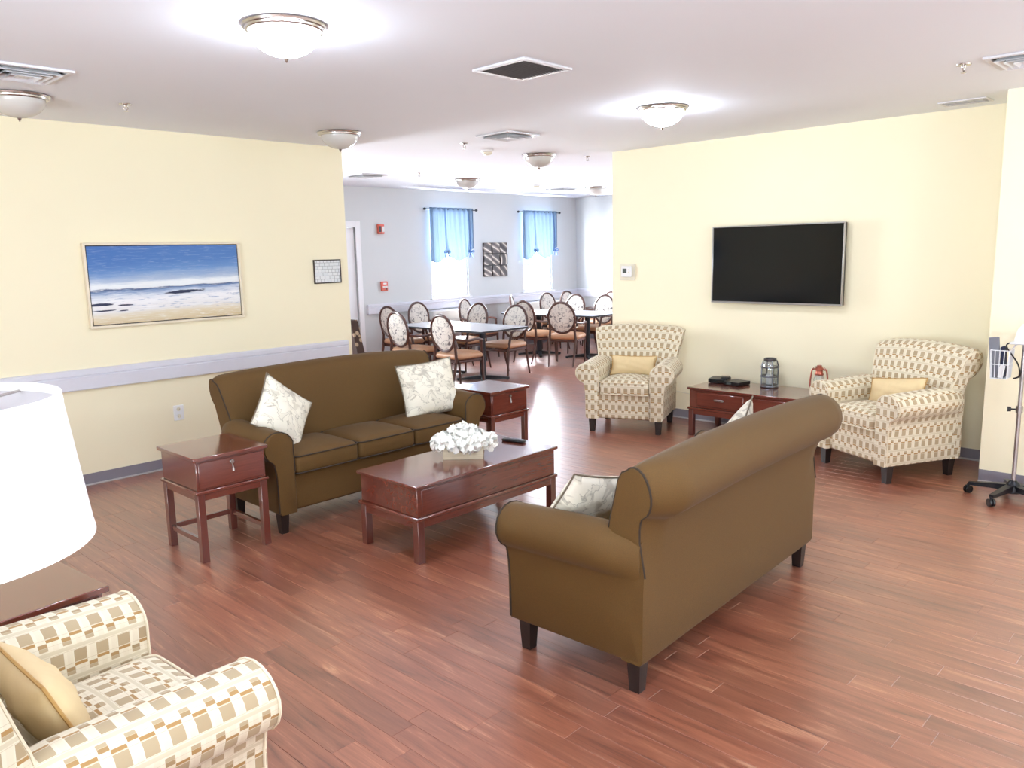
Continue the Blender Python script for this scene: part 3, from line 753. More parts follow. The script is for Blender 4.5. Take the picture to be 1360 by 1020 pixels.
# ------------------------------------------------------------------ television
r = tag(empty('television', (XT-.085, 3.312, 1.205)), 'black flat screen television with a silver rim on the wall', 'television')
hw, hh = .626, .716
MB().box((.01, -hw, 0), (.055, hw, hh), .006).build('housing', 'black', r)
b = MB(); t = .011
b.box((-.004, -hw-.002, -.002), (.02, hw+.002, .016), .003).box((-.004, -hw-.002, hh-t), (.02, hw+.002, hh+.002), .003).box((-.004, -hw-.002, .016), (.02, -hw+t, hh-t), .003).box((-.004, hw-t, .016), (.02, hw+.002, hh-t), .003)
b.build('bezel', 'silver', r)
MB().box((.002, -hw+t, .016), (.012, hw-t, hh-t)).build('screen', 'screen', r)
MB().box((.055, -.2, .2), (.084, .2, .5), .003).build('wall_mount', 'blackm', r)

# ------------------------------------------------------------------ pictures
r = tag(empty('painting', (2.805, YL, 1.215)), 'wide blue seascape painting in a pale frame', 'painting')
w, h = 1.262, .647; x = w/2; f = MB()
for a, c in (((-x, -.045, 0), (x, -.002, .018)), ((-x, -.045, h-.018), (x, -.002, h)), ((-x, -.045, .018), (-x+.018, -.002, h-.018)), ((x-.018, -.045, .018), (x, -.002, h-.018))): f.box(a, c, .002)
f.build('frame', 'frame', r); f = MB()
for a, c in (((-x+.018, -.032, .018), (x-.018, -.004, .026)), ((-x+.018, -.032, h-.026), (x-.018, -.004, h-.018)), ((-x+.018, -.032, .026), (-x+.026, -.004, h-.026)), ((x-.026, -.032, .026), (x-.018, -.004, h-.026))): f.box(a, c)
f.build('inner_frame', 'inner', r)
MB().box((-x+.026, -.038, .026), (x-.026, -.006, h-.026)).build('canvas', 'sea', r)
r = tag(empty('framed_plan', (4.334, YL, 1.470)), 'small framed building plan on the end of the yellow wall', 'picture')
w, h = .300, .224; x = w/2; f = MB()
for a, c in (((-x, -.018, 0), (x, -.001, .010)), ((-x, -.018, h-.010), (x, -.001, h)), ((-x, -.018, .010), (-x+.010, -.001, h-.010)), ((x-.010, -.018, .010), (x, -.001, h-.010))): f.box(a, c, .002)
f.build('frame', 'inner', r); MB().box((-x+.010, -.010, .010), (x-.010, -.003, h-.010)).build('plan_sheet', 'map', r)

# outlet, thermostat, wall cable
r = tag(empty('wall_outlet', (2.80, YL, .395)), 'white wall outlet left of the far sofa', 'outlet')
MB().box((-.044, -.007, 0), (.044, -.0005, .128), .003).build('cover_plate', 'plastic', r)
for z in (.034, .094):
    s_ = MB().lathe([(0, 0), (.017, 0), (.0165, .002), (0, .002)], 16).build('socket', 'ivory', r, loc=(0, -.007, z), rot=(R(90), 0, 0))
    MB().box((-.007, .002, -.004), (-.005, .0025, .005)).box((.005, .002, -.004), (.007, .0025, .005)).build('slot', 'black', r, loc=(0, -.0118, z))
r = tag(empty('thermostat', (XT, 4.98, 1.41)), 'white thermostat on a beige plate at the end of the television wall', 'thermostat')
MB().box((-.008, -.098, -.005), (-.0005, .098, .17), .003).build('back_plate', 'ivory', r)
MB().box((-.032, -.066, .03), (-.008, .066, .145), .006).build('housing', 'plastic', r)
MB().box((-.0335, -.005, .07), (-.0315, .045, .118)).build('display', 'lcd', r)
for z in (.075, .1): MB().box((-.034, -.038, z), (-.032, -.024, z+.012)).build('button', 'ivory', r)
tag(MB().tube(bez([(XT-.012, 4.6, .30), (XT-.006, 4.437, .287), (XT-.006, 4.33, .275), (XT-.006, 4.2, .264), (XT-.006, 4.0, .262), (XT-.012, 3.8, .2)], 6), .0045, 6).build('wall_cable', 'ivory'), 'thin pale cable along the wall beside the two-drawer table', 'cable')

# ------------------------------------------------------------------ things on the console table
ZT = .4585
r = tag(empty('media_player', (6.80, 3.745, ZT), R(14)), 'black media box under the small box on the console table', 'media player')
MB().box((-.095, -.075, .004), (.095, .095, .042), .004).build('housing', 'black', r)
MB().box((-.097, -.06, .012), (-.0945, .08, .034)).build('front_panel', 'screen', r)
for sx in (-1, 1):
    for sy in (-1, 1): MB().cyl((sx*.08, sy*.06+.01, 0), (sx*.08, sy*.06+.01, .005), .008, n=10).build('foot', 'blackm', r)
r = tag(empty('cable_box', (6.76, 3.555, ZT), R(-8)), 'flat black box with a small display on the console table', 'cable box')
MB().box((-.09, -.085, .003), (.09, .085, .034), .003).build('housing', 'black', r)
MB().box((-.092, .0, .010), (-.0895, .05, .026)).build('display', 'lcd', r)
for sy in (-1, 1): MB().box((-.08, sy*.06-.01, 0), (.08, sy*.06+.01, .004)).build('foot', 'blackm', r)
o = MB().box((-.05, -.04, 0), (.05, .04, .018), .004).build('remote_receiver', 'black', loc=(6.79, 3.69, .5015), rot=(0, 0, R(25))); tag(o, 'small black slab lying across the two media boxes', 'remote')

r = tag(empty('glass_lantern', (6.82, 3.262, ZT)), 'glass jar candle lantern in a pewter cage', 'lantern')
MB().lathe([(0, 0), (.078, 0), (.082, .006), (.078, .02), (.07, .026), (0, .026)], 28).build('base', 'pewter', r)
MB().lathe([(.064, .028), (.068, .04), (.068, .19), (.060, .225), (.050, .240), (.047, .240), (.057, .222), (.065, .19), (.065, .04), (.061, .03)], 28).build('jar', 'jarglass', r)
MB().lathe([(.052, .238), (.056, .244), (.056, .262), (.050, .266), (.046, .262), (.046, .24)], 28).build('rim', 'pewter', r)
cg = MB()
for k in range(4):
    a = R(45+90*k); cg.tube([(.075*math.cos(a), .075*math.sin(a), z) for z in (.02, .1, .2)]+[(.060*math.cos(a), .060*math.sin(a), .245)], .006, 6)
for z in (.10, .185): cg.tube([(.077*math.cos(R(q)), .077*math.sin(R(q)), z) for q in range(0, 360, 15)], .0065, 6, closed=True)
cg.build('cage', 'pewter', r)
MB().cyl((0, 0, .027), (0, 0, .11), .032, n=20).build('candle', 'petal', r)

r = tag(empty('hurricane_lantern', (6.78, 2.79, ZT)), 'copper coloured hurricane lantern behind the closest sofa', 'lantern')
MB().lathe([(0, 0), (.062, 0), (.066, .008), (.066, .035), (.05, .05), (.03, .055), (0, .055)], 24).build('fuel_tank', 'copper', r)
MB().lathe([(.032, .055), (.045, .09), (.045, .12), (.032, .155)], 24).build('globe', 'jarglass', r)
MB().lathe([(.0, .157), (.036, .157), (.038, .165), (.030, .18), (.03, .20), (.042, .205), (.030, .222), (.02, .228), (.02, .242), (0, .246)], 24).build('chimney', 'copper', r)
for sy in (-1, 1): MB().tube(bez([(0, sy*.055, .03), (0, sy*.078, .06), (0, sy*.066, .19), (0, sy*.045, .205), (0, sy*.02, .208)], 6), .0075, 8).build('side_tube', 'copper', r)
MB().tube([(0, .06*math.cos(R(a)), .20+.035*math.sin(R(a))) for a in range(0, 181, 15)], .002, 6).build('bail_handle', 'copper', r)

# ------------------------------------------------------------------ things on the coffee table
r = tag(empty('flower_box', (3.31, 3.60, ZT), R(-47)), 'white hydrangea blossoms in a pale wooden box on the coffee table', 'flowers')
bw, bd, bh = .125, .062, .092; pb = MB()
pb.box((-bw, -bd, 0), (bw, bd, .008)).build('box_bottom', 'boxwood', r)
for sy in (-1, 1): MB().box((-bw, sy*bd, 0), (bw, sy*(bd-.009), bh), .001).build('box_side', 'boxwood', r)
for sx in (-1, 1): MB().box((sx*bw, -bd+.009, 0), (sx*(bw-.009), bd-.009, bh), .001).build('box_side', 'boxwood', r)
MB().box((-bw+.01, -bd+.01, .05), (bw-.01, bd-.01, .08)).build('moss', 'green', r)
rg = random.Random(5)
def petal(m, c, d, up_, s):
    d = Vector(d).normalized(); sd = d.cross(up_).normalized(); c = Vector(c)
    pts = [(0, 0, 0), (.35, -.38, .06), (.35, .38, .06), (.8, -.42, .10), (.8, .42, .10), (1.08, 0, .02), (.55, 0, -.02)]
    vs = [c + d*(a*s) + sd*(b*s) + up_*(e*s) for a, b, e in pts]
    m.add(vs, [(0, 1, 6), (0, 6, 2), (1, 3, 6), (6, 4, 2), (3, 5, 6), (6, 5, 4)])
heads = [(-.115, -.03, .105), (-.06, .04, .125), (0, -.05, .125), (.06, .035, .135), (.115, -.02, .11), (-.055, -.055, .10), (.055, -.06, .105), (0, .03, .155), (.10, .05, .105), (-.11, .05, .105), (.035, -.01, .160), (-.03, -.015, .158), (.155, .0, .10), (-.15, 0, .095), (.03, -.085, .095), (-.03, .08, .11)]
for hx, hy, hz in heads:
    m = MB(); n0 = Vector((hx*.9, hy*1.2, hz-.045)).normalized()
    for k in range(10):
        t = k*2.399; ph = math.acos(1-1.35*(k+.5)/10)
        ax = n0.orthogonal().normalized(); ay = n0.cross(ax)
        n1 = (n0*math.cos(ph)+(ax*math.cos(t)+ay*math.sin(t))*math.sin(ph)).normalized()
        c = Vector((hx, hy, hz))+n1*.030; a1 = n1.orthogonal().normalized(); b1 = n1.cross(a1); tw = rg.random()*6
        for q in range(4):
            an = tw+q*math.pi/2; petal(m, c, a1*math.cos(an)+b1*math.sin(an)+n1*(.05+.35*rg.random()), n1, .040+.016*rg.random())
    m.build('blossom', 'petal', r, smooth=True, angle=70, fix=False)
r = tag(empty('remote_control', (3.80, 3.63, ZT), R(-78)), 'black remote control lying on the coffee table', 'remote')
MB().box((-.085, -.024, .0), (.085, .024, .018), .006).build('housing', 'black', r)
for i in range(6):
    for j in range(3): MB().box((-.06+i*.02, -.014+j*.011, .0175), (-.048+i*.02, -.007+j*.011, .0202)).build('button', 'pewter', r)

# ------------------------------------------------------------------ ceiling fixtures
def dome_light(x, y, lit, label):
    r = tag(empty('ceiling_light', (x, y, H)), label, 'ceiling light', 'flush dome ceiling lights')
    MB().lathe([(.0, 0), (.180, 0), (.184, -.006), (.180, -.015), (.172, -.018), (.170, -.026), (.162, -.032), (.154, -.031), (.154, -.02), (0, -.02)], 40).build('rim', 'nickel', r)
    pr = [(.153*math.cos(R(a)), -.027-.108*math.sin(R(a))) for a in range(0, 90, 9)]+[(.004, -.135)]
    MB().lathe(pr, 40).build('dome', 'lit' if lit else 'opal', r)
    MB().lathe([(.0, -.132), (.010, -.134), (.013, -.141), (.007, -.149), (.004, -.156), (0, -.160)], 14).build('finial', 'nickel', r)
    return r
dome_light(2.03, 3.29, True, 'lit dome ceiling light nearest the camera')
dome_light(5.14, 3.345, True, 'lit dome ceiling light in front of the television wall')
dome_light(2.03, .9, True, 'unseen dome light added above the photographer for overhead light')  # added out of view, for overhead light and darker shadows under the furniture
dome_light(5.14, -.1, True, 'unseen dome light added in front of the nearer wall for overhead light')  # second added lamp, kept back so its ceiling halo stays out of view
dome_light(1.62, 5.69, False, 'unlit dome ceiling light at the left edge above the painting wall')
dome_light(4.01, 5.76, False, 'unlit dome ceiling light at the corner of the painting wall')
dome_light(6.53, 5.78, False, 'unlit dome ceiling light at the entrance of the dining room')
dome_light(7.87, 8.30, False, 'unlit dome ceiling light above the nearer dining tables')
dome_light(10.6, 8.16, False, 'unlit dome ceiling light at the far right of the dining room')

def frame_sq(m, hx, hy, w, z0, z1, bev=.002):
    m.box((-hx, -hy, z0), (hx, -hy+w, z1), bev).box((-hx, hy-w, z0), (hx, hy, z1), bev).box((-hx, -hy+w, z0), (-hx+w, hy-w, z1), bev).box((hx-w, -hy+w, z0), (hx, hy-w, z1), bev)
    return m
r = tag(empty('return_grille', (3.455, 3.172, H)), 'square return air grille with dark louvres near the lit lamp', 'vent')
frame_sq(MB(), .20, .20, .035, -.012, -.0005).build('frame', 'ventw', r)
MB().box((-.165, -.165, -.003), (.165, .165, -.0005)).build('duct_opening', 'duct', r)
for k in range(16):
    y = -.155+k*.0207; MB().box((-.165, y-.008, -.010), (.165, y+.008, -.0085), 0, Matrix.Rotation(R(35), 3, 'X')).build('louvre', 'dark_vent', r)
for sx in (-1, 1):
    for sy in (-1, 1): MB().cyl((sx*.1, sy*.183, -.0115), (sx*.1, sy*.183, -.0135), .005, n=8).build('screw', 'plastic', r)
def diffuser(x, y, label, s=.20):
    r = tag(empty('ceiling_diffuser', (x, y, H)), label, 'vent', 'four-way ceiling diffusers')
    MB().box((-s+.03, -s+.03, -.003), (s-.03, s-.03, -.0005)).build('duct_opening', 'duct', r)
    frame_sq(MB(), s, s, .03, -.014, -.0005).build('frame', 'ventw', r)
    for k, q in enumerate((.155, .115, .075)):
        q *= s/.2; m = MB(); zl, zh = -.028-.004*k, -.006
        o_, i_ = q, q-.026
        for a in range(4):
            rot = Matrix.Rotation(R(90*a), 3, 'Z')
            m.add([rot @ Vector(p) for p in ((-o_, -o_, zl), (o_, -o_, zl), (i_, -i_, zh), (-i_, -i_, zh), (-o_, -o_, zl+.002), (o_, -o_, zl+.002), (i_, -i_, zh+.002), (-i_, -i_, zh+.002))], [(0, 1, 2, 3), (7, 6, 5, 4), (0, 4, 5, 1)])
        m.build('louvre', 'ventw', r, smooth=False)
    MB().box((-.035, -.035, -.030), (.035, .035, -.027)).build('centre_plate', 'ventw', r)
diffuser(5.24, 5.0, 'white ceiling diffuser past the grille, nearest the dining room opening'); diffuser(1.46, 4.99, 'white ceiling diffuser cut by the left edge')
diffuser(5.40, 1.10, 'white ceiling diffuser cut by the right edge'); diffuser(6.35, 8.6, 'pale ceiling diffuser at the left of the dining room')
diffuser(10.35, 8.65, 'pale ceiling diffuser beside the far dining room lamp')
r = tag(empty('ceiling_register', (6.68, 1.76, H)), 'small white ceiling register by the top of the television wall', 'vent')
frame_sq(MB(), .10, .16, .02, -.010, -.0005).build('frame', 'ventw', r); 
for k in range(5): MB().box((-.08, -.12+k*.06-.012, -.008), (.08, -.12+k*.06+.012, -.006), 0, Matrix.Rotation(R(30), 3, 'X')).build('louvre', 'ventw', r)
def sprinkler(x, y, label):
    r = tag(empty('sprinkler', (x, y, H)), label, 'sprinkler', 'ceiling sprinkler heads')
    MB().lathe([(0, -.0005), (.04, -.0005), (.038, -.006), (.015, -.010), (.012, -.02), (0, -.02)], 18).build('escutcheon', 'nickel', r)
    MB().tube([(.012, 0, -.012), (.016, 0, -.03), (0, 0, -.045)], .003, 6).tube([(-.012, 0, -.012), (-.016, 0, -.03), (0, 0, -.045)], .003, 6).build('yoke', 'nickel', r)
    MB().lathe([(0, -.045), (.016, -.046), (.016, -.048), (0, -.049)], 14).build('deflector', 'nickel', r)
for x, y, l in ((2.22, 5.58, 'sprinkler head on the ceiling above the painting wall'), (5.30, 5.62, 'sprinkler head between the diffuser and the smoke detector'), (6.75, 8.01, 'sprinkler head on the dining room ceiling at left'),
                (7.09, 5.57, 'sprinkler head by the end of the television wall'), (5.31, 1.42, 'sprinkler head by the right edge of the ceiling')): sprinkler(x, y, l)
def smoke(x, y, label):
    r = tag(empty('smoke_detector', (x, y, H)), label, 'smoke detector', 'smoke detectors')
    MB().lathe([(0, -.0005), (.062, -.0005), (.062, -.018), (.055, -.022), (0, -.022)], 24).build('base', 'plastic', r)
    MB().lathe([(.05, -.022), (.046, -.04), (.03, -.05), (0, -.052)], 24).build('cap', 'ivory', r)
smoke(5.83, 5.85, 'smoke detector nearer the dining room opening'); smoke(9.4, 8.38, 'smoke detector far inside the dining room')

# ------------------------------------------------------------------ dining room wall things
def curtain(x0, x1, loops, label):
    r = tag(empty('curtain', ((x0+x1)/2, YD-.07, 2.44)), label, 'curtain', 'blue tie-up curtains'); w = x1-x0-.05; hw = w/2
    rod = MB().cyl((-hw-.07, 0, 0), (hw+.07, 0, 0), .009, n=10)
    rod.build('rod', 'blackm', r)
    for sx in (-1, 1):
        MB().lathe([(0, -.03), (.014, -.025), (.022, -.005), (.018, .012), (.010, .018), (0, .018)], 14).build('finial', 'blackm', r, loc=(sx*(hw+.085), 0, 0), rot=(0, R(90*-sx), 0))
        MB().tube([(sx*(hw+.03), 0, 0), (sx*(hw+.03), .068, 0)], .005, 6).build('bracket', 'blackm', r)
    def drop(u):
        a, b = loops
        if u < a: t = u/a; return .86-.14*t**2+.055*math.sin(math.pi*t)
        if u < b: t = (u-a)/(b-a); return .72+.15*math.sin(math.pi*t)**.8
        t = (u-b)/(1-b); return .72-.05*t
    def fn(a, b):
        u, v = a, b; d = drop(u)*v
        g = sum(math.exp(-((u-k)/.07)**2) for k in loops)*v
        x = -hw+w*u; 
        for k in loops: x += -(u-k)*w*.5*math.exp(-((u-k)/.09)**2)*v**3
        y = -.006-.014*math.sin(u*56)*(1-.4*v)-.03*g*math.sin(u*90)*v-.045*v*v*math.sin(math.pi*u)
        return (x, y-.012, .028-d)
    sl = MB().grid(fn, 90, 26, (1, 1)).build('sheer_panel', 'curtain', r, angle=80, fix=False)
    for k in loops:
        q = fn(k, 1.0); x = q[0]; zt = q[2]
        MB().tube([(x-.002, q[1]-.012, zt+.01), (x-.004, q[1]-.014, .02-.35), (x, -.03, .01)], .006, 6).build('tie_cord', 'tie', r)
        bow = MB()
        for sx in (-1, 1): bow.tube(bez([(x, q[1]-.02, zt), (x+sx*.05, q[1]-.035, zt+.022), (x+sx*.06, q[1]-.035, zt-.012), (x, q[1]-.02, zt)], 5), .007, 6); bow.tube(bez([(x, q[1]-.02, zt), (x+sx*.03, q[1]-.03, zt-.05), (x+sx*.045, q[1]-.03, zt-.10)], 5), .008, 6)
        bow.build('bow', 'tie', r)
    x = fn(loops[0], 1)[0]; z = fn(loops[0], 1)[2]
    MB().cyl((x+.02, -.04, z-.06), (x+.02, -.04, z-.26), .003, n=6).build('pull_cord', 'tie', r)
curtain(8.575, 9.60, (.33, .86), 'sheer blue tie-up curtain on the window nearer the door'); curtain(10.78, 11.80, (.32, .86), 'sheer blue tie-up curtain on the window nearer the corner')

r = tag(empty('wall_art', (10.15, YD-.03, 1.60)), 'square nine-panel swirl wall art between the windows', 'wall art')
sizes = [(-.3, -.1), (-.1, .1), (.1, .3)]
for i, (a, b) in enumerate(sizes):
    for j, (c, d_) in enumerate(sizes): MB().box((a+.007, -.018 if (i+j) % 2 else -.008, c+.007), (b-.007, .008, d_-.007), .004).build('panel', 'swirl', r)
MB().box((-.29, .008, -.29), (.29, .028, .29)).build('backing', 'blackm', r)
r = tag(empty('fire_strobe', (7.655, YD, 2.04)), 'red fire alarm strobe high on the pale blue wall', 'fire alarm')
MB().box((-.06, -.045, 0), (.06, -.0005, .15), .008).build('housing', 'red', r); MB().box((.0, -.062, .03), (.045, -.045, .115), .006).build('strobe_lens', 'plastic', r); MB().box((-.045, -.048, .03), (-.01, -.0445, .12)).build('speaker_slots', 'black', r)
r = tag(empty('fire_pull_station', (7.675, YD, 1.17)), 'red fire alarm pull station low on the pale blue wall', 'fire alarm')
MB().box((-.06, -.04, 0), (.06, -.0005, .146), .006).build('housing', 'red', r); MB().box((-.045, -.052, .05), (.045, -.04, .075), .004).build('pull_handle', 'plastic', r); MB().box((-.03, -.043, .10), (.03, -.0395, .125)).build('label_plate', 'plastic', r); MB().box((.01, -.043, .015), (.035, -.0395, .04)).build('lock', 'black', r)
def heater(x, label):
    r = tag(empty('wall_heater', (x, YD, 0)), label, 'heater', 'white wall heating units')
    MB().box((-.53, -.22, .30), (.53, -.0005, .80), .015).build('cabinet', 'plastic', r)
    MB().box((-.50, -.20, .799), (.50, -.06, .806), .002).build('top_grille', 'rail', r)
    for k in range(6): MB().box((-.49, -.224, .34+k*.03), (.49, -.2195, .353+k*.03)).build('slat', 'rail', r)
    MB().box((-.5, -.15, 0), (-.44, -.02, .30)).build('foot', 'plastic', r); MB().box((.44, -.15, 0), (.5, -.02, .30)).build('foot', 'plastic', r)
heater(9.03, 'white heating unit under the window nearer the door'); heater(11.2, 'white heating unit under the window nearer the corner')

# ------------------------------------------------------------------ dining tables and chairs
def dining_table(x, y, rz, label):
    r = tag(empty('dining_table', (x, y, 0), R(rz)), label, 'table', 'grey square dining tables'); h = .728; a = .445
    MB().box((-a, -a, h-.028), (a, a, h), .004).build('tabletop', 'table', r)
    frame_sq(MB(), a+.002, a+.002, .006, h-.027, h-.004, .001).build('edge_band', 'blackm', r)
    MB().cyl((0, 0, .05), (0, 0, h-.045), .042, n=18).build('pedestal', 'blackm', r)
    for q in (45, 135): 
        rot = Matrix.Rotation(R(q), 3, 'Z'); MB().box((-.34, -.025, h-.045), (.34, .025, h-.028), 0, rot).build('top_bracket', 'blackm', r)
    for q in range(4):
        rot = Matrix.Rotation(R(45+90*q), 3, 'Z'); m = MB(); m.add([rot @ Vector(p) for p in ((0, -.034, .015), (.36, -.024, .012), (.36, .024, .012), (0, .034, .015), (0, -.034, .075), (.36, -.018, .034), (.36, .018, .034), (0, .034, .075))], [(3, 2, 1, 0), (4, 5, 6, 7), (0, 1, 5, 4), (1, 2, 6, 5), (2, 3, 7, 6), (3, 0, 4, 7)])
        f_ = m.build('foot', 'blackm', r, smooth=False); e_ = rot @ Vector((.335, 0, 0)); MB().cyl((e_.x, e_.y, 0), (e_.x, e_.y, .014), .02, n=10).build('glide', 'black', f_)
dining_table(7.53, 7.745, 0, 'grey dining table nearest the living room'); dining_table(7.55, 8.655, 0, 'grey dining table pushed behind the nearest one')
dining_table(10.16, 8.0, 0, 'grey dining table partly behind the television wall'); dining_table(10.0, 8.905, 0, 'grey dining table at the back in front of the corner window')

def dining_chair():
    r = empty('dining_chair', (0, 0, 0)); lean = R(-9)
    pm_, ed = rounded_pad(.50, .47, .075, .022, rad=.06); pm_.build('seat', 'tanv', r, loc=(0, -.03, .405), angle=60)
    MB().box((-.235, -.25, .365), (.235, .19, .408), .01).build('seat_rail', 'walnut', r)
    pts = [(.207*math.cos(R(a)), .232*math.sin(R(a))) for a in range(0, 360, 12)]
    Mx = Matrix.Translation((0, .238, .738)) @ Matrix.Rotation(lean, 4, 'X')
    fr = MB().tube([Mx @ Vector((x, 0, z)) for x, z in pts], .019, 8, closed=True); fr.build('back_frame', 'walnut', r)
    def pad(sg):
        def fn(a, b):
            t = 2*math.pi*a; q = b; return Mx @ Vector((.195*q*math.cos(t), sg*(.024*(1-q**3)+.004), .22*q*math.sin(t)))
        return fn
    m = MB()
    for sg in (-1, 1):
        vs = [pad(sg)(k/30, q/6) for q in range(1, 7) for k in range(30)]; c = pad(sg)(0, 0); n0 = 30
        fs = [(i*30+k, i*30+(k+1) % 30, (i+1)*30+(k+1) % 30, (i+1)*30+k) for i in range(5) for k in range(30)]; vs.append(c); fs += [(180, (k+1) % 30, k) for k in range(30)]
        m.add(vs, fs)
    m.build('back_pad', 'leaf', r, angle=70)
    for sx in (-1, 1):
        MB().tube([(sx*.225, -.245, 0), (sx*.222, -.235, .2), (sx*.225, -.225, .40), (sx*.245, -.20, .55), (sx*.262, -.185, .635)], [.012, .016, .021, .018, .016], 8).build('leg', 'walnut', r)
        MB().tube([(sx*.19, .31, 0), (sx*.20, .25, .2), (sx*.205, .205, .40), (sx*.19, .205, .55), (sx*.195, .235, .66)], [.012, .016, .021, .018, .014], 8).build('leg', 'walnut', r)
        MB().tube(bez([(sx*.262, -.20, .632), (sx*.268, -.10, .655), (sx*.26, .05, .645), (sx*.215, .22, .67)], 5), .017, 8).build('arm', 'walnut', r)
    return r
CH = 'oval back dining chairs'
spec = [(6.84, 7.5, 90, 'oval back chair nearest the camera at the left of the front dining table'),
        (6.86, 8.42, 90, 'leftmost oval back chair seen from behind, above the sofa back'),
        (7.50, 9.43, 92, 'oval back chair half hidden behind the leftmost one'),
        (8.12, 9.53, 2, 'oval back chair facing the room at the far end of the front tables'),
        (9.12, 9.45, 18, 'oval back chair in front of the window nearer the door'),
        (8.12, 8.69, -90, 'pale oval back chair on the right side behind the front table'),
        (8.06, 7.82, -84, 'oval back chair on the right side of the front table, legs in full view'),
        (9.36, 8.42, 90, 'oval back chair left of the rear tables, half behind another chair'),
        (9.36, 7.78, 113, 'oval back chair nearest the checked armchair, seat in full view'),
        (10.34, 9.5, 36, 'small far oval back chair just left of the corner window'),
        (11.1, 9.42, 0, 'pinkish oval back chair directly under the corner window'),
        (11.7, 9.44, 0, 'far oval back chair in the corner of the dining room'),
        (10.62, 8.82, -90, 'pale oval back chair right of the rear table, in front of the corner chair'),
        (11.56, 8.8, -100, 'dark rimmed oval back chair farthest right, behind a pale one'),
        (10.64, 8.2, -90, 'pale oval back chair at the right end beside the television wall')]
proto = dining_chair()
for i, (x, y, rz, lab) in enumerate(spec):
    o = proto if i == 0 else copy_tree(proto)
    o.location = (x, y, 0); o.rotation_euler = (0, 0, R(rz)); tag(o, lab, 'chair', CH)

r = tag(empty('side_chair', (5.96, 8.25, 0), R(90)), 'dark spotted upholstered chair half hidden by the yellow wall end', 'chair')
MB().loft([[(sx*(.25-.03*t), y, z) for sx, y in ((-1, .16+.10*t+.0), (1, .16+.10*t), (1, .27+.09*t), (-1, .27+.09*t))] for t, z in ((0, .40), (.3, .56), (.6, .72), (.85, .88), (1, .955))]).build('backrest', 'spot', r, angle=50)
pm_, ed = rounded_pad(.50, .50, .12, .02); pm_.build('seat', 'spot', r, loc=(0, -.05, .36), angle=60)
for sx in (-1, 1):
    for yy in (-.26, .2): MB().taper((sx*.21, yy), .03, .045, 0, .365).build('leg', 'walnut', r, smooth=False)

# ------------------------------------------------------------------ rolling stand at the right edge
HX, HY = 6.08, 1.148
r = tag(empty('rolling_stand', (HX, HY, 0)), 'steel pole stand on a black five-legged wheeled base at the right edge', 'stand')
MB().lathe([(0, .05), (.05, .05), (.055, .075), (.04, .115), (.018, .135), (0, .135)], 20).build('hub', 'blackm', r)
for k in range(5):
    a = R(93+72*k); dx, dy = math.cos(a), math.sin(a); L = .265
    if k == 4: L = .24
    rot = Matrix.Rotation(a, 3, 'Z')
    leg = MB().loft([[rot @ Vector((q*L, w*sx, z+h*sz)) for sx, sz in ((-1, -1), (1, -1), (1, 1), (-1, 1))] for q, w, h, z in ((.1, .026, .022, .085), (.5, .021, .016, .080), (.85, .018, .012, .072), (1.0, .014, .010, .070))]).build('base_leg', 'blackm', r, angle=60)
    c = Vector((dx*L, dy*L, 0)); ca = a+R(60)
    w = MB()
    for s_ in (-1, 1):
        ox, oy = -math.sin(ca)*.011*s_, math.cos(ca)*.011*s_
        w.tube([(c.x+ox-(-math.sin(ca))*.007, c.y+oy-math.cos(ca)*.007, .027), (c.x+ox+(-math.sin(ca))*.007, c.y+oy+math.cos(ca)*.007, .027)], .026, 16)
    w.build('caster', 'black', leg); MB().cyl((c.x, c.y, .03), (c.x, c.y, .066), .010, n=10).build('stem', 'blackm', leg)
MB().cyl((0, 0, .12), (0, 0, 1.06), .0135, n=16).build('pole', 'steel', r)
MB().cyl((0, 0, .60), (0, 0, .645), .021, n=16).build('collar', 'steel', r)
kn = MB().cyl((-.01, .02, .622), (-.018, .045, .622), .006, n=8).tube([(-.018, .045, .622), (-.024, .065, .622)], [.015, .017], 10); kn.build('clamp_knob', 'black', r)
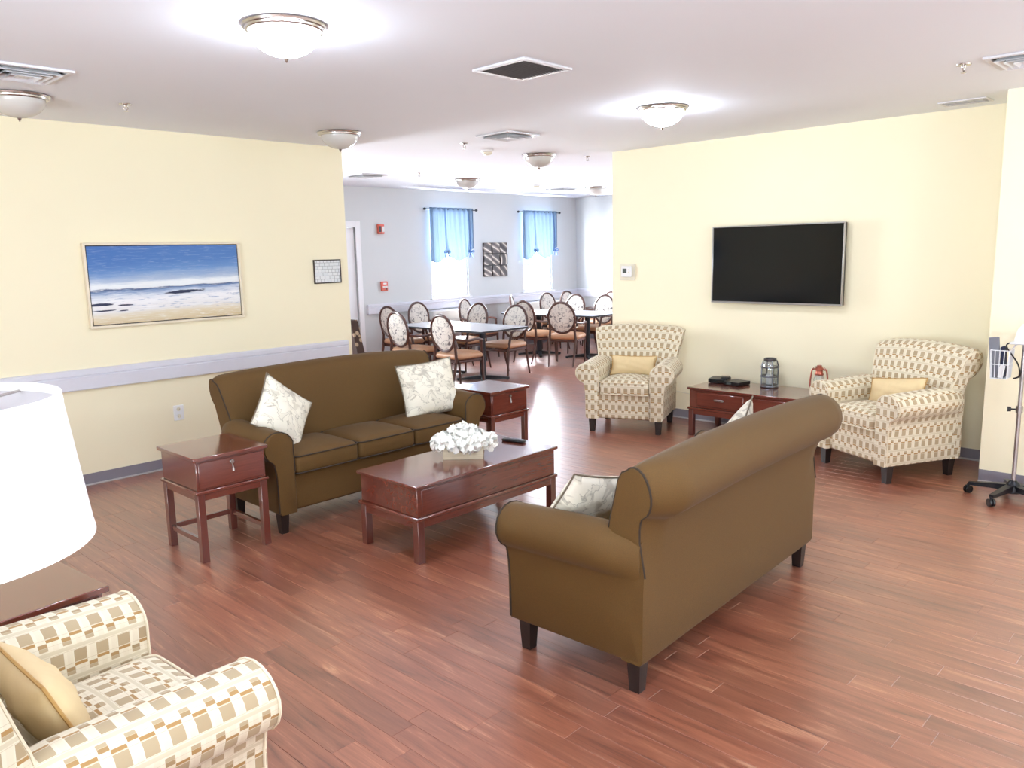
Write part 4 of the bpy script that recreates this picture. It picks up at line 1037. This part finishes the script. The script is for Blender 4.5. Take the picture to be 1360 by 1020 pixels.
# wire basket hung on the pole
bk = tag(empty('wire_basket', (HX, HY+.125, .825)), 'white wire basket hung on the steel pole', 'basket')
x0, x1, y0, y1, h = -.07, .07, -.055, .055, .19
fr = MB()
for z in (0, .095, .19):
    q = .85+.15*z/.19; fr.tube([(x0*q, y0*q, z), (x1*q, y0*q, z), (x1*q, y1*q, z), (x0*q, y1*q, z)], .003, 6, closed=True)
fr.build('rim_wire', 'wire', bk)
per = [(x0+(x1-x0)*k/5, y0) for k in range(6)]+[(x0+(x1-x0)*k/5, y1) for k in range(6)]+[(x0, y0+(y1-y0)*k/4) for k in (1, 2, 3)]+[(x1, y0+(y1-y0)*k/4) for k in (1, 2, 3)]
for x, y in per: MB().tube([(x*.85, y*.85, 0), (x, y, .19)], .0025, 6).build('wire', 'wire', bk)
MB().box((x0*.85, y0*.85, -.003), (x1*.85, y1*.85, .001)).build('tray', 'wire', bk)
MB().tube(bez([(0, y0, .185), (0, -.075, .225), (0, -.105, .232), (0, -.11, .232)], 4), .005, 6).build('hook', 'wire', bk)
tag(MB().box((-.012, -.03, 0), (.012, .03, .27), .004).build('folded_cuff', 'grey', loc=(HX-.02, HY+.150, .828), rot=(R(-6), R(3), 0)), 'grey patterned cuff standing up out of the wire basket', 'cuff')
tag(MB().box((-.045, -.012, 0), (.03, .012, .21), .006).build('navy_pouch', 'navy', loc=(HX+.01, HY+.108, .828), rot=(R(-3), 0, 0)), 'dark navy pouch filling the wire basket', 'pouch')
tag(MB().box((-.006, -.016, 0), (.006, .016, .085), .003).build('probe_pack', 'plastic', loc=(HX-.05, HY+.118, .830), rot=(R(8), 0, 0)), 'small white pack at the front of the wire basket', 'pack')
mo = tag(empty('monitor', (HX+.01, HY-.035, 1.06)), 'white monitor head on the steel pole, cut by the right edge', 'monitor')
MB().box((-.08, -.11, 0), (.08, .11, .014), .004).build('tray', 'wire', mo)
MB().loft([[(q*sx, -.0+w*sy, z) for sx, sy in ((-1, -1), (1, -1), (1, 1), (-1, 1))] for q, w, z in ((.062, .080, .014), (.066, .086, .03), (.060, .07, .10), (.048, .05, .13))]).build('housing', 'plastic', mo, angle=30)
MB().tube(bez([(.0, .105, .005), (-.03, .135, -.02), (-.04, .06, -.13), (-.02, .05, -.21), (.0, .085, -.235), (.01, .05, -.22), (0, .015, -.18)], 6), .005, 6).build('cord', 'black', mo)
